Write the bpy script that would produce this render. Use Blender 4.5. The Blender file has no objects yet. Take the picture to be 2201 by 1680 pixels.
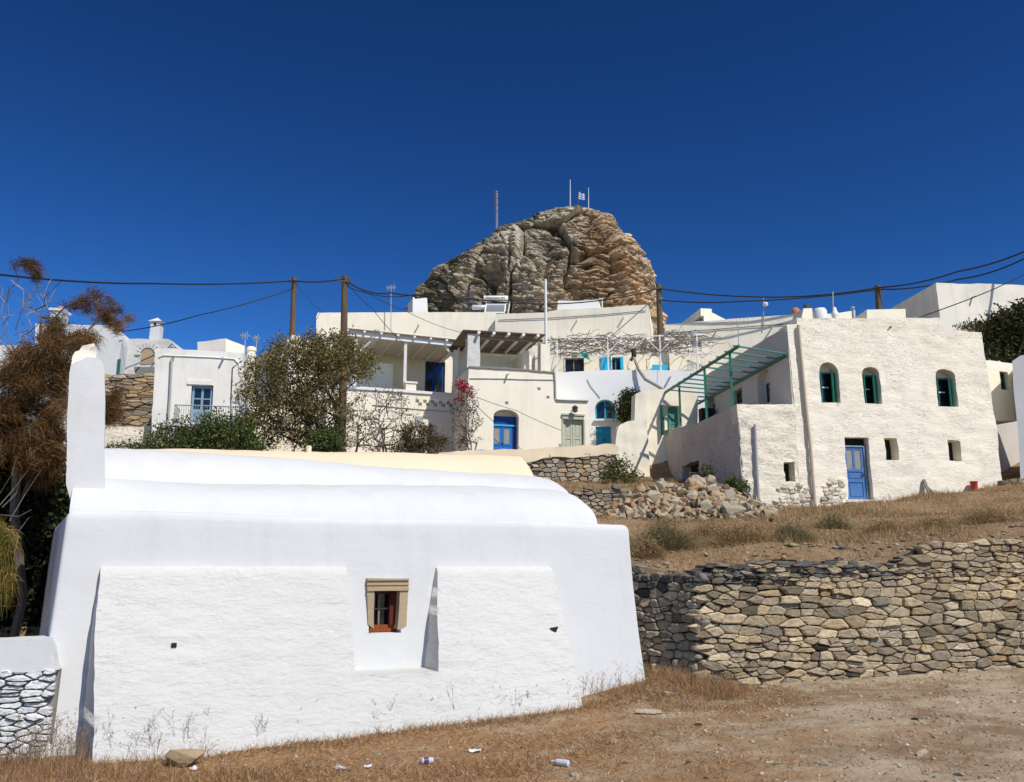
import bpy, bmesh, math, random
import numpy as np
from mathutils import Vector, noise as mn
from mathutils.geometry import delaunay_2d_cdt
mn.seed_set(4); random.seed(7); rng = np.random.default_rng(7)
scene = bpy.context.scene; COL = scene.collection
R = math.radians
# ------------------------------------------------------------------ camera
F_PX, WD, HD = 1831.0, 2201.0, 1680.0
TH = math.atan(380/F_PX)
EYE = Vector((0, 0, 2.3))
cam_d = bpy.data.cameras.new('camera'); cam = bpy.data.objects.new('camera', cam_d); COL.objects.link(cam)
cam.location = EYE; cam.rotation_euler = (math.pi/2+TH, 0, 0)
cam_d.sensor_width = 36; cam_d.lens = F_PX/WD*36; cam_d.clip_end = 3000; cam_d.clip_start = 0.1
scene.camera = cam
CT, ST = math.cos(TH), math.sin(TH)
def ray(px, py):
    u = (px-WD/2)/F_PX; v = (HD/2-py)/F_PX
    return Vector((u, CT-v*ST, ST+v*CT))
def P(px, py, Y):
    d = ray(px, py); return EYE + d*(Y/d.y)
# the photograph was measured in enlarged crops: these turn crop readings into one common scale
def Z1(x, y): return (x*.2723, 525.3+y*.2723)
def Z2(x, y): return (474.4+x*.2694, 660.8+y*.2694)
def Z3(x, y): return (965.8+x*.2309, 694.7+y*.2309)
def Z4(x, y): return (1355.5+x*.2464, 626.9+y*.2464)
def Z5(x, y): return (1779.1+x*.3128, 593+y*.3128)
def Z6(x, y): return (864.1+x*.2694, 372.8+y*.2694)
def ZB3(x, y): return (1313.1+x*.4034, 1016.6+y*.4034)
class Frame:
    """vertical plane: origin o, horizontal unit e along it, n pointing away from the viewer"""
    def __init__(s, o, e):
        s.o = Vector((o[0], o[1], 0)); s.e = Vector((e[0], e[1], 0)).normalized(); s.n = Vector((-s.e.y, s.e.x, 0))
    def W(s, a, z, d=0): 
        p = s.o + s.e*a + s.n*d; return Vector((p.x, p.y, z))
    def uv(s, px, py, d=0):
        r = ray(px, py); o = s.o + s.n*d
        t = (o-EYE).dot(s.n)/r.dot(s.n); p = EYE + r*t
        return ((p-o).dot(s.e), p.z)
    def uvs(s, pts, d=0): return [s.uv(x, y, d) for x, y in pts]
    def rect(s, x0, y0, x1, y1, d=0):
        a = [s.uv(x0, y0, d), s.uv(x1, y0, d), s.uv(x1, y1, d), s.uv(x0, y1, d)]
        return ((a[0][0]+a[3][0])/2, (a[2][1]+a[3][1])/2, (a[1][0]+a[2][0])/2, (a[0][1]+a[1][1])/2)
    def off(s, d): return Frame(s.o+s.n*d, s.e)
def level(A, YA, B):
    """frame through two pixels that lie at one height in the place"""
    p = P(A[0], A[1], YA); r = ray(*B); t = (p.z-EYE.z)/r.z; q = EYE+r*t
    return Frame(p, q-p)
def two(A, YA, B, YB):
    p = P(*A, YA); q = P(*B, YB); return Frame(p, q-p)
# ------------------------------------------------------------------ materials
def mat(name):
    m = bpy.data.materials.new(name); m.use_nodes = True
    nt = m.node_tree; b = nt.nodes['Principled BSDF']; b.inputs['Roughness'].default_value = .85
    b.inputs['Specular IOR Level'].default_value = .25
    return m, nt, b
def N(nt, t, **k):
    n = nt.nodes.new(t)
    for a, v in k.items():
        if a.startswith('i_'): n.inputs[a[2:].replace('_', ' ')].default_value = v
        else: setattr(n, a, v)
    return n
def coords(nt, scale=(1, 1, 1)):
    g = N(nt, 'ShaderNodeNewGeometry'); mp = N(nt, 'ShaderNodeMapping'); mp.inputs['Scale'].default_value = scale
    nt.links.new(g.outputs['Position'], mp.inputs[0]); return mp.outputs[0]
def tex(nt, vec, scale, detail=4, rough=.55, dist=0):
    n = N(nt, 'ShaderNodeTexNoise'); n.inputs['Scale'].default_value = scale; n.inputs['Detail'].default_value = detail
    n.inputs['Roughness'].default_value = rough; n.inputs['Distortion'].default_value = dist
    nt.links.new(vec, n.inputs['Vector']); return n.outputs['Fac']
def ramp(nt, fac, stops):
    r = N(nt, 'ShaderNodeValToRGB'); el = r.color_ramp.elements
    while len(el) < len(stops): el.new(.5)
    for e, (p, c) in zip(el, stops):
        e.position = p; e.color = (c, c, c, 1) if isinstance(c, (int, float)) else (*c, 1)
    nt.links.new(fac, r.inputs[0]); return r.outputs[0]
def mix(nt, fac, a, b, mode='MIX'):
    m = N(nt, 'ShaderNodeMix', data_type='RGBA', blend_type=mode)
    for sock, v in ((m.inputs[0], fac), (m.inputs[6], a), (m.inputs[7], b)):
        if isinstance(v, (int, float)): sock.default_value = v
        elif isinstance(v, tuple): sock.default_value = (*v, 1)
        else: nt.links.new(v, sock)
    return m.outputs[2]
def bump(nt, b, h, strength, dist=.05, prev=None):
    n = N(nt, 'ShaderNodeBump'); n.inputs['Strength'].default_value = strength; n.inputs['Distance'].default_value = dist
    nt.links.new(h, n.inputs['Height'])
    if prev is not None: nt.links.new(prev, n.inputs['Normal'])
    nt.links.new(n.outputs[0], b.inputs['Normal']); return n.outputs[0]
def plaster(name, col, dirt=(.5, .46, .38), dirt_amt=.35, bs=.5, scale=6, crack=0, stretch=2.2, dist=.04, stain=0, crackcol=(.16, .13, .1)):
    m, nt, b = mat(name); L = nt.links
    v = coords(nt, (1, 1, stretch)); v1 = coords(nt, (1, 1, 1))
    big = tex(nt, v1, .55, 5, .6); fine = tex(nt, v, scale, 6, .6, .4)
    c = mix(nt, ramp(nt, big, [(.48, 0), (.75, dirt_amt)]), col, dirt)
    c = mix(nt, ramp(nt, tex(nt, v1, 9, 6, .7), [(.5, 0), (.8, dirt_amt*.5)]), c, dirt)
    if stain:
        vs = coords(nt, (1.6, 1.6, .22)); c = mix(nt, ramp(nt, tex(nt, vs, 1.3, 5, .65), [(.5, 0), (.72, stain)]), c, (.33, .32, .29))
    if crack:
        vc = coords(nt, (1, 1, 2.6)); k1 = tex(nt, vc, 4.2, 3, .6, .8); k2 = tex(nt, v1, .8, 3, .6)
        mm = N(nt, 'ShaderNodeMath', operation='ABSOLUTE'); ms = N(nt, 'ShaderNodeMath', operation='SUBTRACT'); ms.inputs[1].default_value = .5
        L.new(k1, ms.inputs[0]); L.new(ms.outputs[0], mm.inputs[0])
        line = ramp(nt, mm.outputs[0], [(0, 1), (.018, 0)])
        pm = N(nt, 'ShaderNodeMath', operation='MULTIPLY'); L.new(line, pm.inputs[0]); L.new(ramp(nt, k2, [(.55-.15*crack, 0), (.66-.1*crack, min(1, crack))]), pm.inputs[1])
        c = mix(nt, pm.outputs[0], c, crackcol)
    L.new(c, b.inputs['Base Color'])
    b.inputs['Roughness'].default_value = .92; b.inputs['Specular IOR Level'].default_value = .12
    h = mix(nt, .55, fine, tex(nt, v, scale*.28, 4, .5))
    bump(nt, b, h, bs, dist)
    return m
def plain(name, col, rough=.6, var=.25, scale=8, spec=.3, bs=.15, metal=0):
    m, nt, b = mat(name); v = coords(nt)
    c = mix(nt, ramp(nt, tex(nt, v, scale, 6, .65), [(.35, 0), (.75, var)]), col, tuple(x*.55 for x in col))
    nt.links.new(c, b.inputs['Base Color']); b.inputs['Roughness'].default_value = rough; b.inputs['Metallic'].default_value = metal
    b.inputs['Specular IOR Level'].default_value = spec
    if bs: bump(nt, b, tex(nt, v, scale*4, 4), bs, .01)
    return m
def wood(name, col, col2, axis=2, scale=10):
    m, nt, b = mat(name); s = [9, 9, 9]; s[axis] = .8; v = coords(nt, tuple(s))
    c = mix(nt, ramp(nt, tex(nt, v, scale*.2, 6, .7), [(.3, 0), (.7, 1)]), col, col2)
    nt.links.new(c, b.inputs['Base Color']); bump(nt, b, tex(nt, v, scale*.3, 5), .4, .01); return m
def attr_mat(name, rough=.85, noise_amt=.35, scale=20, bs=.5, trans=0, dist=.02, stretch=1, moss=None):
    m, nt, b = mat(name); a = N(nt, 'ShaderNodeAttribute'); a.attribute_name = 'Col'
    c = a.outputs['Color']
    v = coords(nt, (1, 1, stretch))
    if noise_amt:
        n1 = tex(nt, v, scale, 6, .68)
        c = mix(nt, 1.0, c, ramp(nt, n1, [(.25, 1-noise_amt), (.75, 1+noise_amt*.6)]), 'MULTIPLY')
        if bs: bump(nt, b, n1, bs, dist)
    if moss is not None:
        c = mix(nt, ramp(nt, tex(nt, v, 3.1, 6, .7), [(.56, 0), (.66, .6)]), c, moss)
    nt.links.new(c, b.inputs['Base Color']); b.inputs['Roughness'].default_value = rough
    b.inputs['Specular IOR Level'].default_value = .15
    if trans:
        t = N(nt, 'ShaderNodeBsdfTranslucent'); nt.links.new(c, t.inputs['Color'])
        ms = N(nt, 'ShaderNodeMixShader'); ms.inputs[0].default_value = trans
        nt.links.new(b.outputs[0], ms.inputs[1]); nt.links.new(t.outputs[0], ms.inputs[2])
        nt.links.new(ms.outputs[0], nt.nodes['Material Output'].inputs[0])
    return m
M = {}
M['white'] = plaster('whitewash', (.635, .64, .63), (.55, .55, .525), .4, .45, 4, dist=.03, stretch=1.5, stain=.13)
M['white_rough'] = plaster('whitewash_rough', (.60, .592, .555), (.50, .485, .44), .35, 1, 8, stretch=2.6, dist=.05, crack=.5, crackcol=(.38, .36, .32))
M['cream_roof'] = plaster('cream_plaster', (.78, .655, .46), (.66, .54, .38), .3, .3, 5, dist=.03, stretch=1)
M['offwhite'] = plaster('offwhite_plaster', (.86, .795, .645), (.66, .59, .45), .35, .35, 4, dist=.035, stretch=1.2, stain=.2)
M['house_rough'] = plaster('rough_limewash', (.87, .80, .655), (.66, .57, .43),   .4, .9, 6.5, crack=.8, stretch=2.2, dist=.05, stain=.08)
M['house_cracked'] = plaster('crumbling_limewash', (.82, .745, .60), (.5, .43, .33), .45, 1, 5, crack=1, stretch=2.2, dist=.07, stain=.2)
M['grey_plaster'] = plaster('weathered_plaster', (.80, .775, .71), (.5, .49, .45), .4, .3, 4, dist=.03, stretch=1, stain=.4)
M['tall_plaster'] = plaster('stained_plaster', (.82, .765, .645), (.50, .48, .42), .6, .4, 4, dist=.03, stretch=1, stain=.25)
M['bluewhite'] = plaster('bluish_whitewash', (.80, .80, .775), (.68, .67, .63), .3, .3, 4, dist=.03, stretch=1.2)
M['shadewall'] = plaster('shade_toned_limewash', (.60, .555, .50), (.42, .38, .33), .5, .5, 4, crack=.3, dist=.05, stretch=1.5)  # darker limewash with shade put into its colour, for walls out of the sun
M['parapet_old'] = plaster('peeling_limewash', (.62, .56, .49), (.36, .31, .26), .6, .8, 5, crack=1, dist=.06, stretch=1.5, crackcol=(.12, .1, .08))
M['white_paint'] = plain('white_paint', (.78, .77, .74), .6, .2)
M['green_paint'] = plain('green_paint', (.012, .16, .095), .45, .5, 9)
M['green_faded'] = plain('faded_green_paint', (.07, .25, .19), .6, .5, 6)
M['blue_paint'] = plain('bright_blue_paint', (.02, .16, .48), .45, .3)
M['blue_deep'] = plain('deep_blue_paint_and_shade', (.012, .05, .25), .45, .3)  # deep blue paint, also the shade tone on the arched door
M['blue_worn'] = plain('worn_blue_paint', (.07, .18, .43), .6, .35, 14)
M['turquoise'] = plain('turquoise_paint', (.02, .33, .50), .5, .35)
M['sky_paint'] = plain('light_blue_paint', (.03, .45, .78), .5, .3)
M['grey_blue'] = plain('grey_blue_paint', (.22, .34, .44), .6, .3)
M['sage'] = plain('sage_paint', (.47, .49, .38), .65, .25, 6)
M['glass'] = plain('dark_glass', (.012, .015, .02), .12, .3, 3, .6, 0)
M['curtain'] = plain('curtain_glass', (.30, .29, .25), .5, .6, 5, .4, .2)
M['dark'] = plain('dark_interior', (.02, .018, .016), .9, .2)
M['stone_trim'] = plaster('sandstone', (.42, .32, .20), (.22, .16, .10), .7, .9, 14, dist=.015, stretch=3)
M['orange_wood'] = wood('varnished_wood', (.30, .085, .02), (.16, .035, .012))
M['red_wood'] = wood('dark_red_wood', (.13, .025, .018), (.07, .014, .01))
M['grey_wood'] = wood('grey_wood', (.30, .25, .19), (.14, .11, .08))
M['pole_wood'] = wood('pole_wood', (.17, .115, .07), (.075, .05, .03))
M['slats'] = wood('weathered_slats', (.20, .155, .11), (.09, .07, .05), 0)
M['iron'] = plain('iron', (.09, .085, .08), .6, .4)
M['grey_metal'] = plain('grey_metal', (.38, .38, .37), .45, .2, 10, .5)
M['galv'] = plain('galvanised', (.55, .56, .57), .4, .2, 10, .5)
M['pipe_cream'] = plain('cream_pipe', (.52, .44, .33), .6, .4, 4)
M['black_cable'] = plain('black_cable', (.018, .018, .02), .6, .1, 8, .3, 0)
M['terracotta'] = plain('terracotta', (.48, .2, .1), .8, .3)
M['red_plastic'] = plain('faded_red_plastic', (.55, .07, .045), .5, .3)
M['green_cloth'] = plain('green_cloth', (.01, .25, .2), .8, .3)
M['slate'] = plain('slate', (.24, .23, .21), .85, .5, 12)
M['leaf'] = attr_mat('leaves', .6, 0, trans=.25)
M['bark'] = attr_mat('bark', .9, .4, 25, .6)
M['stone'] = attr_mat('wall_stone', .9, .45, 9, .9, dist=.03, stretch=1.6)
M['stone_far'] = attr_mat('far_stone', .9, .4, 6, .6, dist=.03, stretch=1.6)
M['limestone_white'] = attr_mat('painted_stone', .9, .12, 7, .5, dist=.02)
M['soil'] = plain('dark_gap_backing', (.05, .038, .026), .95, .4)  # dark backing behind wall stones, standing in for shade in the open gaps
M['flag'] = attr_mat('flag_cloth', .8, 0)
# ------------------------------------------------------------------ objects
ORI = {}
def tag(o, label=None, cat=None, group=None, kind=None):
    if label: o['label'] = label
    if cat: o['category'] = cat
    if group: o['group'] = group
    if kind: o['kind'] = kind
    return o
def thing(name, label, cat, loc, group=None):
    o = bpy.data.objects.new(name, None); o.empty_display_size = .2; COL.objects.link(o); o.location = loc
    ORI[o.name] = Vector(loc); return tag(o, label, cat, group)
class MB:
    def __init__(s): s.v = []; s.f = []; s.c = []; s.cur = None
    def add(s, vs, fs, col=None):
        k = len(s.v); s.v += [tuple(p) for p in vs]; s.f += [tuple(i+k for i in f) for f in fs]
        s.c += [(col or (1, 1, 1))]*len(vs)
    def quadgrid(s, pts, nu, nv, closed=False, col=None):
        fs = []
        for j in range(nv-1):
            for i in range(nu if closed else nu-1):
                a = j*nu+i; b = j*nu+(i+1) % nu; fs.append((a, b, b+nu, a+nu))
        s.add(pts, fs, col)
    def box(s, fr, a0, a1, z0, z1, d0, d1, col=None):
        vs = [fr.W(a, z, d) for d in (d0, d1) for z in (z0, z1) for a in (a0, a1)]
        s.add(vs, [(0, 1, 3, 2), (4, 6, 7, 5), (0, 4, 5, 1), (2, 3, 7, 6), (0, 2, 6, 4), (1, 5, 7, 3)], col)
    def beam(s, p, q, w, h=None, col=None, up=Vector((0, 0, 1))):
        h = h or w; p = Vector(p); q = Vector(q); t = (q-p).normalized()
        if abs(t.dot(up)) > .97: up = Vector((1, 0, 0))
        x = t.cross(up).normalized(); y = x.cross(t)
        vs = [c + x*(i*w/2) + y*(j*h/2) for c in (p, q) for i, j in ((-1, -1), (1, -1), (1, 1), (-1, 1))]
        s.add(vs, [(0, 1, 2, 3), (7, 6, 5, 4), (0, 4, 5, 1), (1, 5, 6, 2), (2, 6, 7, 3), (3, 7, 4, 0)], col)
    def tube(s, pts, r, n=6, col=None, cap=True):
        pts = [Vector(p) for p in pts]; rs = r if isinstance(r, (list, tuple)) else [r]*len(pts)
        vs = []; fs = []; ref = Vector((0, 0, 1))
        for i, p in enumerate(pts):
            t = (pts[min(i+1, len(pts)-1)]-pts[max(i-1, 0)])
            t = t.normalized() if t.length > 1e-9 else Vector((0, 0, 1))
            a = ref if abs(t.dot(ref)) < .95 else Vector((1, 0, 0))
            x = t.cross(a).normalized(); y = x.cross(t)
            vs += [p + (x*math.cos(2*math.pi*k/n) + y*math.sin(2*math.pi*k/n))*rs[i] for k in range(n)]
        for i in range(len(pts)-1):
            for k in range(n):
                a = i*n+k; b = i*n+(k+1) % n; fs.append((a, b, b+n, a+n))
        if cap: fs += [tuple(range(n)), tuple(range((len(pts)-1)*n, len(pts)*n))]
        s.add(vs, fs, col)
    def lathe(s, c, prof, n=14, col=None):
        c = Vector(c); vs = [c+Vector((r*math.cos(2*math.pi*k/n), r*math.sin(2*math.pi*k/n), z)) for r, z in prof for k in range(n)]
        fs = []
        for i in range(len(prof)-1):
            for k in range(n):
                a = i*n+k; b = i*n+(k+1) % n; fs.append((a, b, b+n, a+n))
        fs += [tuple(range(n)), tuple(range((len(prof)-1)*n, len(prof)*n))]
        s.add(vs, fs, col)
    def block(s, fr, outline, depth, holes=(), step=.6, amp=0, wob=.012, d0=0, nscale=(1.5, 4), seed=0, wstep=.3):
        """solid extruded from an outline (s,z) on a frame, its front face bumpy, with pockets"""
        def loop(poly, w):
            out = []
            for i, p in enumerate(poly):
                q = poly[(i+1) % len(poly)]; l = math.hypot(q[0]-p[0], q[1]-p[1]); k = max(1, int(l/wstep))
                for j in range(k):
                    t = j/k; a = p[0]+(q[0]-p[0])*t; z = p[1]+(q[1]-p[1])*t
                    if w: 
                        nv = mn.noise_vector(Vector((a*1.7+seed, z*1.7, seed+3.3)))+mn.noise_vector(Vector((a*6+seed, z*6, seed)))*.5
                        a += nv.x*w*1.6; z += nv.y*w*1.6
                    out.append((a, z))
            return out
        ol = loop(outline, wob); hl = [(loop(h[0], h[2] if len(h) > 2 else wob*.6), h[1]) for h in holes]
        pts = [Vector(p) for p in ol]; edges = [(i, (i+1) % len(ol)) for i in range(len(ol))]
        for h, _ in hl:
            k = len(pts); pts += [Vector(p) for p in h]; edges += [(k+i, k+(i+1) % len(h)) for i in range(len(h))]
        a0 = min(p[0] for p in ol); a1 = max(p[0] for p in ol); z0 = min(p[1] for p in ol); z1 = max(p[1] for p in ol)
        def inside(x, y, poly):
            c = False; j = len(poly)-1
            for i in range(len(poly)):
                xi, yi = poly[i]; xj, yj = poly[j]
                if (yi > y) != (yj > y) and x < (xj-xi)*(y-yi)/(yj-yi)+xi: c = not c
                j = i
            return c
        na = int((a1-a0)/step); nz = int((z1-z0)/step)
        if na*nz < 30000:
            for i in range(1, na+1):
                for j in range(1, nz+1):
                    x = a0+(i+random.uniform(-.3, .3))*step; y = z0+(j+random.uniform(-.3, .3))*step
                    if inside(x, y, ol) and not any(inside(x, y, h) for h, _ in hl): pts.append(Vector((x, y)))
        vs, _, tris, ov, _, _ = delaunay_2d_cdt(pts, edges, [], 0, 1e-5)
        def dd(a, z):
            if not amp: return d0
            q = Vector((a*nscale[0]+seed, seed*1.7, z*nscale[1]))
            return d0 - amp*(mn.noise(q)+.5*mn.noise(q*2.3)+.3*mn.noise(q*5.1))
        fs = []
        for t in tris:
            cx = sum(vs[i][0] for i in t)/3; cy = sum(vs[i][1] for i in t)/3
            if inside(cx, cy, ol) and not any(inside(cx, cy, h) for h, _ in hl): fs.append(tuple(t))
        s.add([fr.W(p[0], p[1], dd(p[0], p[1])) for p in vs], fs)
        n = len(ol)
        s.add([fr.W(a, z, dd(a, z)) for a, z in ol]+[fr.W(a, z, d0+depth) for a, z in ol],
              [(i, (i+1) % n, n+(i+1) % n, n+i) for i in range(n)]+[tuple(range(n, 2*n))])
        for h, rv in hl:
            n = len(h)
            s.add([fr.W(a, z, dd(a, z)) for a, z in h]+[fr.W(a, z, d0+rv) for a, z in h],
                  [(i, (i+1) % n, n+(i+1) % n, n+i) for i in range(n)]+[tuple(range(n, 2*n))])
    def build(s, name, m, parent=None, smooth=None, recalc=True, label=None, cat=None, group=None, kind=None):
        if parent is not None: o0 = ORI[parent.name]
        else:
            a = np.array(s.v); o0 = Vector(((a[:, 0].min()+a[:, 0].max())/2, (a[:, 1].min()+a[:, 1].max())/2, a[:, 2].min()))
        me = bpy.data.meshes.new(name)
        me.from_pydata([(x-o0.x, y-o0.y, z-o0.z) for x, y, z in s.v], [], s.f)
        if recalc:
            bm = bmesh.new(); bm.from_mesh(me); bmesh.ops.remove_doubles(bm, verts=bm.verts, dist=1e-4)
            bmesh.ops.recalc_face_normals(bm, faces=bm.faces); bm.to_mesh(me); bm.free()
        if any(c != (1, 1, 1) for c in s.c) and not recalc:
            at = me.color_attributes.new('Col', 'FLOAT_COLOR', 'POINT')
            at.data.foreach_set('color', np.array([(*c, 1) for c in s.c], dtype=np.float32).ravel())
        if smooth is not None:
            me.polygons.foreach_set('use_smooth', [True]*len(me.polygons)); me.set_sharp_from_angle(angle=R(smooth))
        me.materials.append(m)
        o = bpy.data.objects.new(name, me); COL.objects.link(o)
        if parent is not None: o.parent = parent
        else: o.location = o0
        ORI[o.name] = o0.copy()
        return tag(o, label, cat, group, kind)
def np_mesh(name, V, FQ, m, parent=None, cols=None, **k):
    """mesh straight from arrays (leaves, blades, strands)"""
    V = np.asarray(V, dtype=np.float64); FQ = np.asarray(FQ, dtype=np.int32)
    if parent is not None: o0 = np.array(ORI[parent.name])
    else: o0 = np.array([(V[:, 0].min()+V[:, 0].max())/2, (V[:, 1].min()+V[:, 1].max())/2, V[:, 2].min()])
    me = bpy.data.meshes.new(name); nv, nf, w = len(V), len(FQ), FQ.shape[1]
    me.vertices.add(nv); me.vertices.foreach_set('co', (V-o0).astype(np.float32).ravel())
    me.loops.add(nf*w); me.loops.foreach_set('vertex_index', FQ.ravel())
    me.polygons.add(nf); me.polygons.foreach_set('loop_start', np.arange(0, nf*w, w, dtype=np.int32))
    me.update(calc_edges=True); me.validate()
    if cols is not None:
        at = me.color_attributes.new('Col', 'FLOAT_COLOR', 'POINT')
        at.data.foreach_set('color', np.c_[cols, np.ones(nv)].astype(np.float32).ravel())
    me.materials.append(m); o = bpy.data.objects.new(name, me); COL.objects.link(o)
    if parent is not None: o.parent = parent
    else: o.location = o0
    ORI[o.name] = Vector(o0); return tag(o, **k)
def leaf_arrays(C, size, aspect, cols, up=0.0):
    n = len(C); d = rng.normal(size=(n, 3)); d[:, 2] += up; d /= np.linalg.norm(d, axis=1)[:, None]
    t = rng.normal(size=(n, 3)); t -= (t*d).sum(1)[:, None]*d; t /= np.linalg.norm(t, axis=1)[:, None]
    s = np.asarray(size).reshape(-1, 1)*np.ones((n, 1)); a = d*s; b = t*s*aspect
    V = np.stack([C, C+a*.5+b*.5, C+a, C+a*.5-b*.5], 1).reshape(-1, 3)
    return V, np.arange(4*n).reshape(n, 4), np.repeat(cols, 4, 0)
def strand_arrays(C, D, ln, width, cols, droop=.5, segs=3):
    n = len(C); ln = np.asarray(ln).reshape(-1, 1)*np.ones((n, 1)); D = D/np.linalg.norm(D, axis=1)[:, None]
    side = np.cross(D, rng.normal(size=(n, 3))); side /= np.linalg.norm(side, axis=1)[:, None]
    rows = []
    for k in range(segs+1):
        t = k/segs; c = C+D*ln*t; c = c.copy(); c[:, 2] -= (droop*ln[:, 0]*t*t)
        w = width*(1-t*.85); rows += [c-side*w/2, c+side*w/2]
    V = np.stack(rows, 1).reshape(-1, 3); m = 2*(segs+1); F = []
    base = np.arange(n)*m
    for k in range(segs): F.append(np.stack([base+2*k, base+2*k+1, base+2*k+3, base+2*k+2], 1))
    return V, np.concatenate(F), np.repeat(cols, m, 0)
def colvar(n, cols, jit=.25, w=None):
    c = np.array(cols)[rng.choice(len(cols), n, p=w)]
    return np.clip(c*(1+rng.normal(0, jit, (n, 1)))*(1+rng.normal(0, .06, (n, 3))), .004, 1)
def join(parts):
    V = []; F = []; C = []; k = 0
    for v, f, c in parts: V.append(v); F.append(f+k); C.append(c); k += len(v)
    return np.concatenate(V), np.concatenate(F), np.concatenate(C)
def grow(roots, pts, jitter=.12, mid=.5, bias=.35):
    """branch skeleton: every point is tied to the closest part of the tree already grown"""
    nodes = [Vector(r) for r in roots]; par = [-1]+list(range(len(roots)-1)); root = nodes[-1]
    pts = sorted([Vector(p) for p in pts], key=lambda p: (p-root).length); tips = []
    A = [np.array(n) for n in nodes]; dist = [0.0]*len(nodes)
    for i in range(1, len(nodes)): dist[i] = dist[i-1]+(nodes[i]-nodes[i-1]).length
    for p in pts:
        q = np.array(p); arr = np.array(A); d = np.linalg.norm(arr-q, axis=1)+bias*np.array(dist)
        i = int(np.argmin(d)); l = (p-nodes[i]).length; k = max(1, int(l/mid))
        prev = i
        for j in range(1, k+1):
            t = j/k; c = nodes[i].lerp(p, t)
            if j < k: c += Vector(rng.normal(0, jitter*min(l, 1.2)*.5, 3))+Vector((0, 0, .1*l*math.sin(t*math.pi)))
            nodes.append(c); A.append(np.array(c)); par.append(prev); dist.append(dist[prev]+(c-nodes[prev]).length); prev = len(nodes)-1
        tips.append(prev)
    return nodes, par, tips
def branch_mesh(mb, nodes, par, r_tip, col, expo=2.3, sides=5):
    n = len(nodes); load = [0.0]*n; kids = [0]*n
    for i in range(n-1, -1, -1):
        if kids[i] == 0: load[i] = 1
        if par[i] >= 0: load[par[i]] += load[i]; kids[par[i]] += 1
    rad = [r_tip*l**(1/expo) for l in load]
    for i in range(n):
        if par[i] < 0: continue
        j = par[i]; r = random.uniform(.75, 1.2)
        mb.tube([nodes[j], nodes[i]], [min(rad[j], rad[i]*1.35), rad[i]], sides if rad[i] > r_tip*2.5 else 3, tuple(x*r for x in col), cap=False)
# ------------------------------------------------------------------ light and sky
w = bpy.data.worlds.new('World'); scene.world = w; w.use_nodes = True
SUN_EL, SUN_AZ = 49, 140
nt = w.node_tree; bg = nt.nodes['Background']; sky = nt.nodes.new('ShaderNodeTexSky'); sky.sky_type = 'NISHITA'
sky.sun_disc = False; sky.sun_elevation = R(SUN_EL); sky.sun_rotation = R(SUN_AZ)
sky.altitude = 2500; sky.air_density = 1.0; sky.dust_density = 0.0; sky.ozone_density = 6.0
hs = nt.nodes.new('ShaderNodeHueSaturation'); hs.inputs['Saturation'].default_value = 1.12; hs.inputs['Value'].default_value = .75
gm = nt.nodes.new('ShaderNodeGamma'); gm.inputs[1].default_value = 1.65
gr = nt.nodes.new('ShaderNodeMix'); gr.data_type = 'RGBA'; gr.blend_type = 'MULTIPLY'; gr.inputs[0].default_value = 1; gr.inputs[7].default_value = (.80, .80, .67, 1)
nt.links.new(sky.outputs[0], hs.inputs['Color']); nt.links.new(hs.outputs[0], gm.inputs[0]); nt.links.new(gm.outputs[0], gr.inputs[6]); nt.links.new(gr.outputs[2], bg.inputs[0]); bg.inputs[1].default_value = .1
sd = bpy.data.lights.new('sun', 'SUN'); so = bpy.data.objects.new('sun', sd); COL.objects.link(so)
sd.energy = 4.6; sd.angle = R(.53); sd.color = (1, .95, .87)
sv = Vector((math.sin(R(SUN_AZ))*math.cos(R(SUN_EL)), math.cos(R(SUN_AZ))*math.cos(R(SUN_EL)), math.sin(R(SUN_EL))))
so.rotation_euler = sv.to_track_quat('Z', 'Y').to_euler(); so.location = sv*50
vs_ = scene.view_settings; vs_.view_transform = 'Standard'; vs_.look = 'None'; vs_.exposure = 0; vs_.gamma = 1
# ------------------------------------------------------------------ ground heights
def fb(x, y, s): return mn.fractal(Vector((x*s, y*s, 1.7)), 1, 2, 4)
def zlow(x, y):
    b = .08+.035*(min(max(x, -12), 14)+5.7)
    r = max(0, 1-((x)**2+(y-10)**2)/900)
    b += .20*math.exp(-((x-2.5)/1.0)**2-((y-14.4)/.9)**2)
    return b + r*(.05*fb(x, y, .5)+.018*fb(x, y, 3))
CP = []
def cp(px, py, Y): p = P(px, py, Y); CP.append((p.x, p.y, p.z))
for a in [(1440,1180,17.5),(1700,1168,17.5),(2000,1140,18.2),(2200,1122,18.8),(1400,1165,20),(1700,1140,21),(2100,1105,22.5),
          (1620,1094,27.2),(1690,1097,27.7),(1850,1084,28.2),(2000,1066,28.7),(2150,1047,29.2),(1310,1122,24.3),(1450,1124,24),(1600,1116,25),
          (1210,1112,26.6),(1290,1112,26.6),(1370,1047,29),(1200,1048,29),(1380,1036,32),(1150,1038,32),(1320,1040,32),(1450,1035,33),
          (1200,985,35),(1250,985,37.5),(1100,985,37),(900,985,37),(1300,985,40),(1420,930,38),(1600,930,38),(900,985,33),(700,985,31),(500,985,31),(250,985,31)]: cp(*a)
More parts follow.
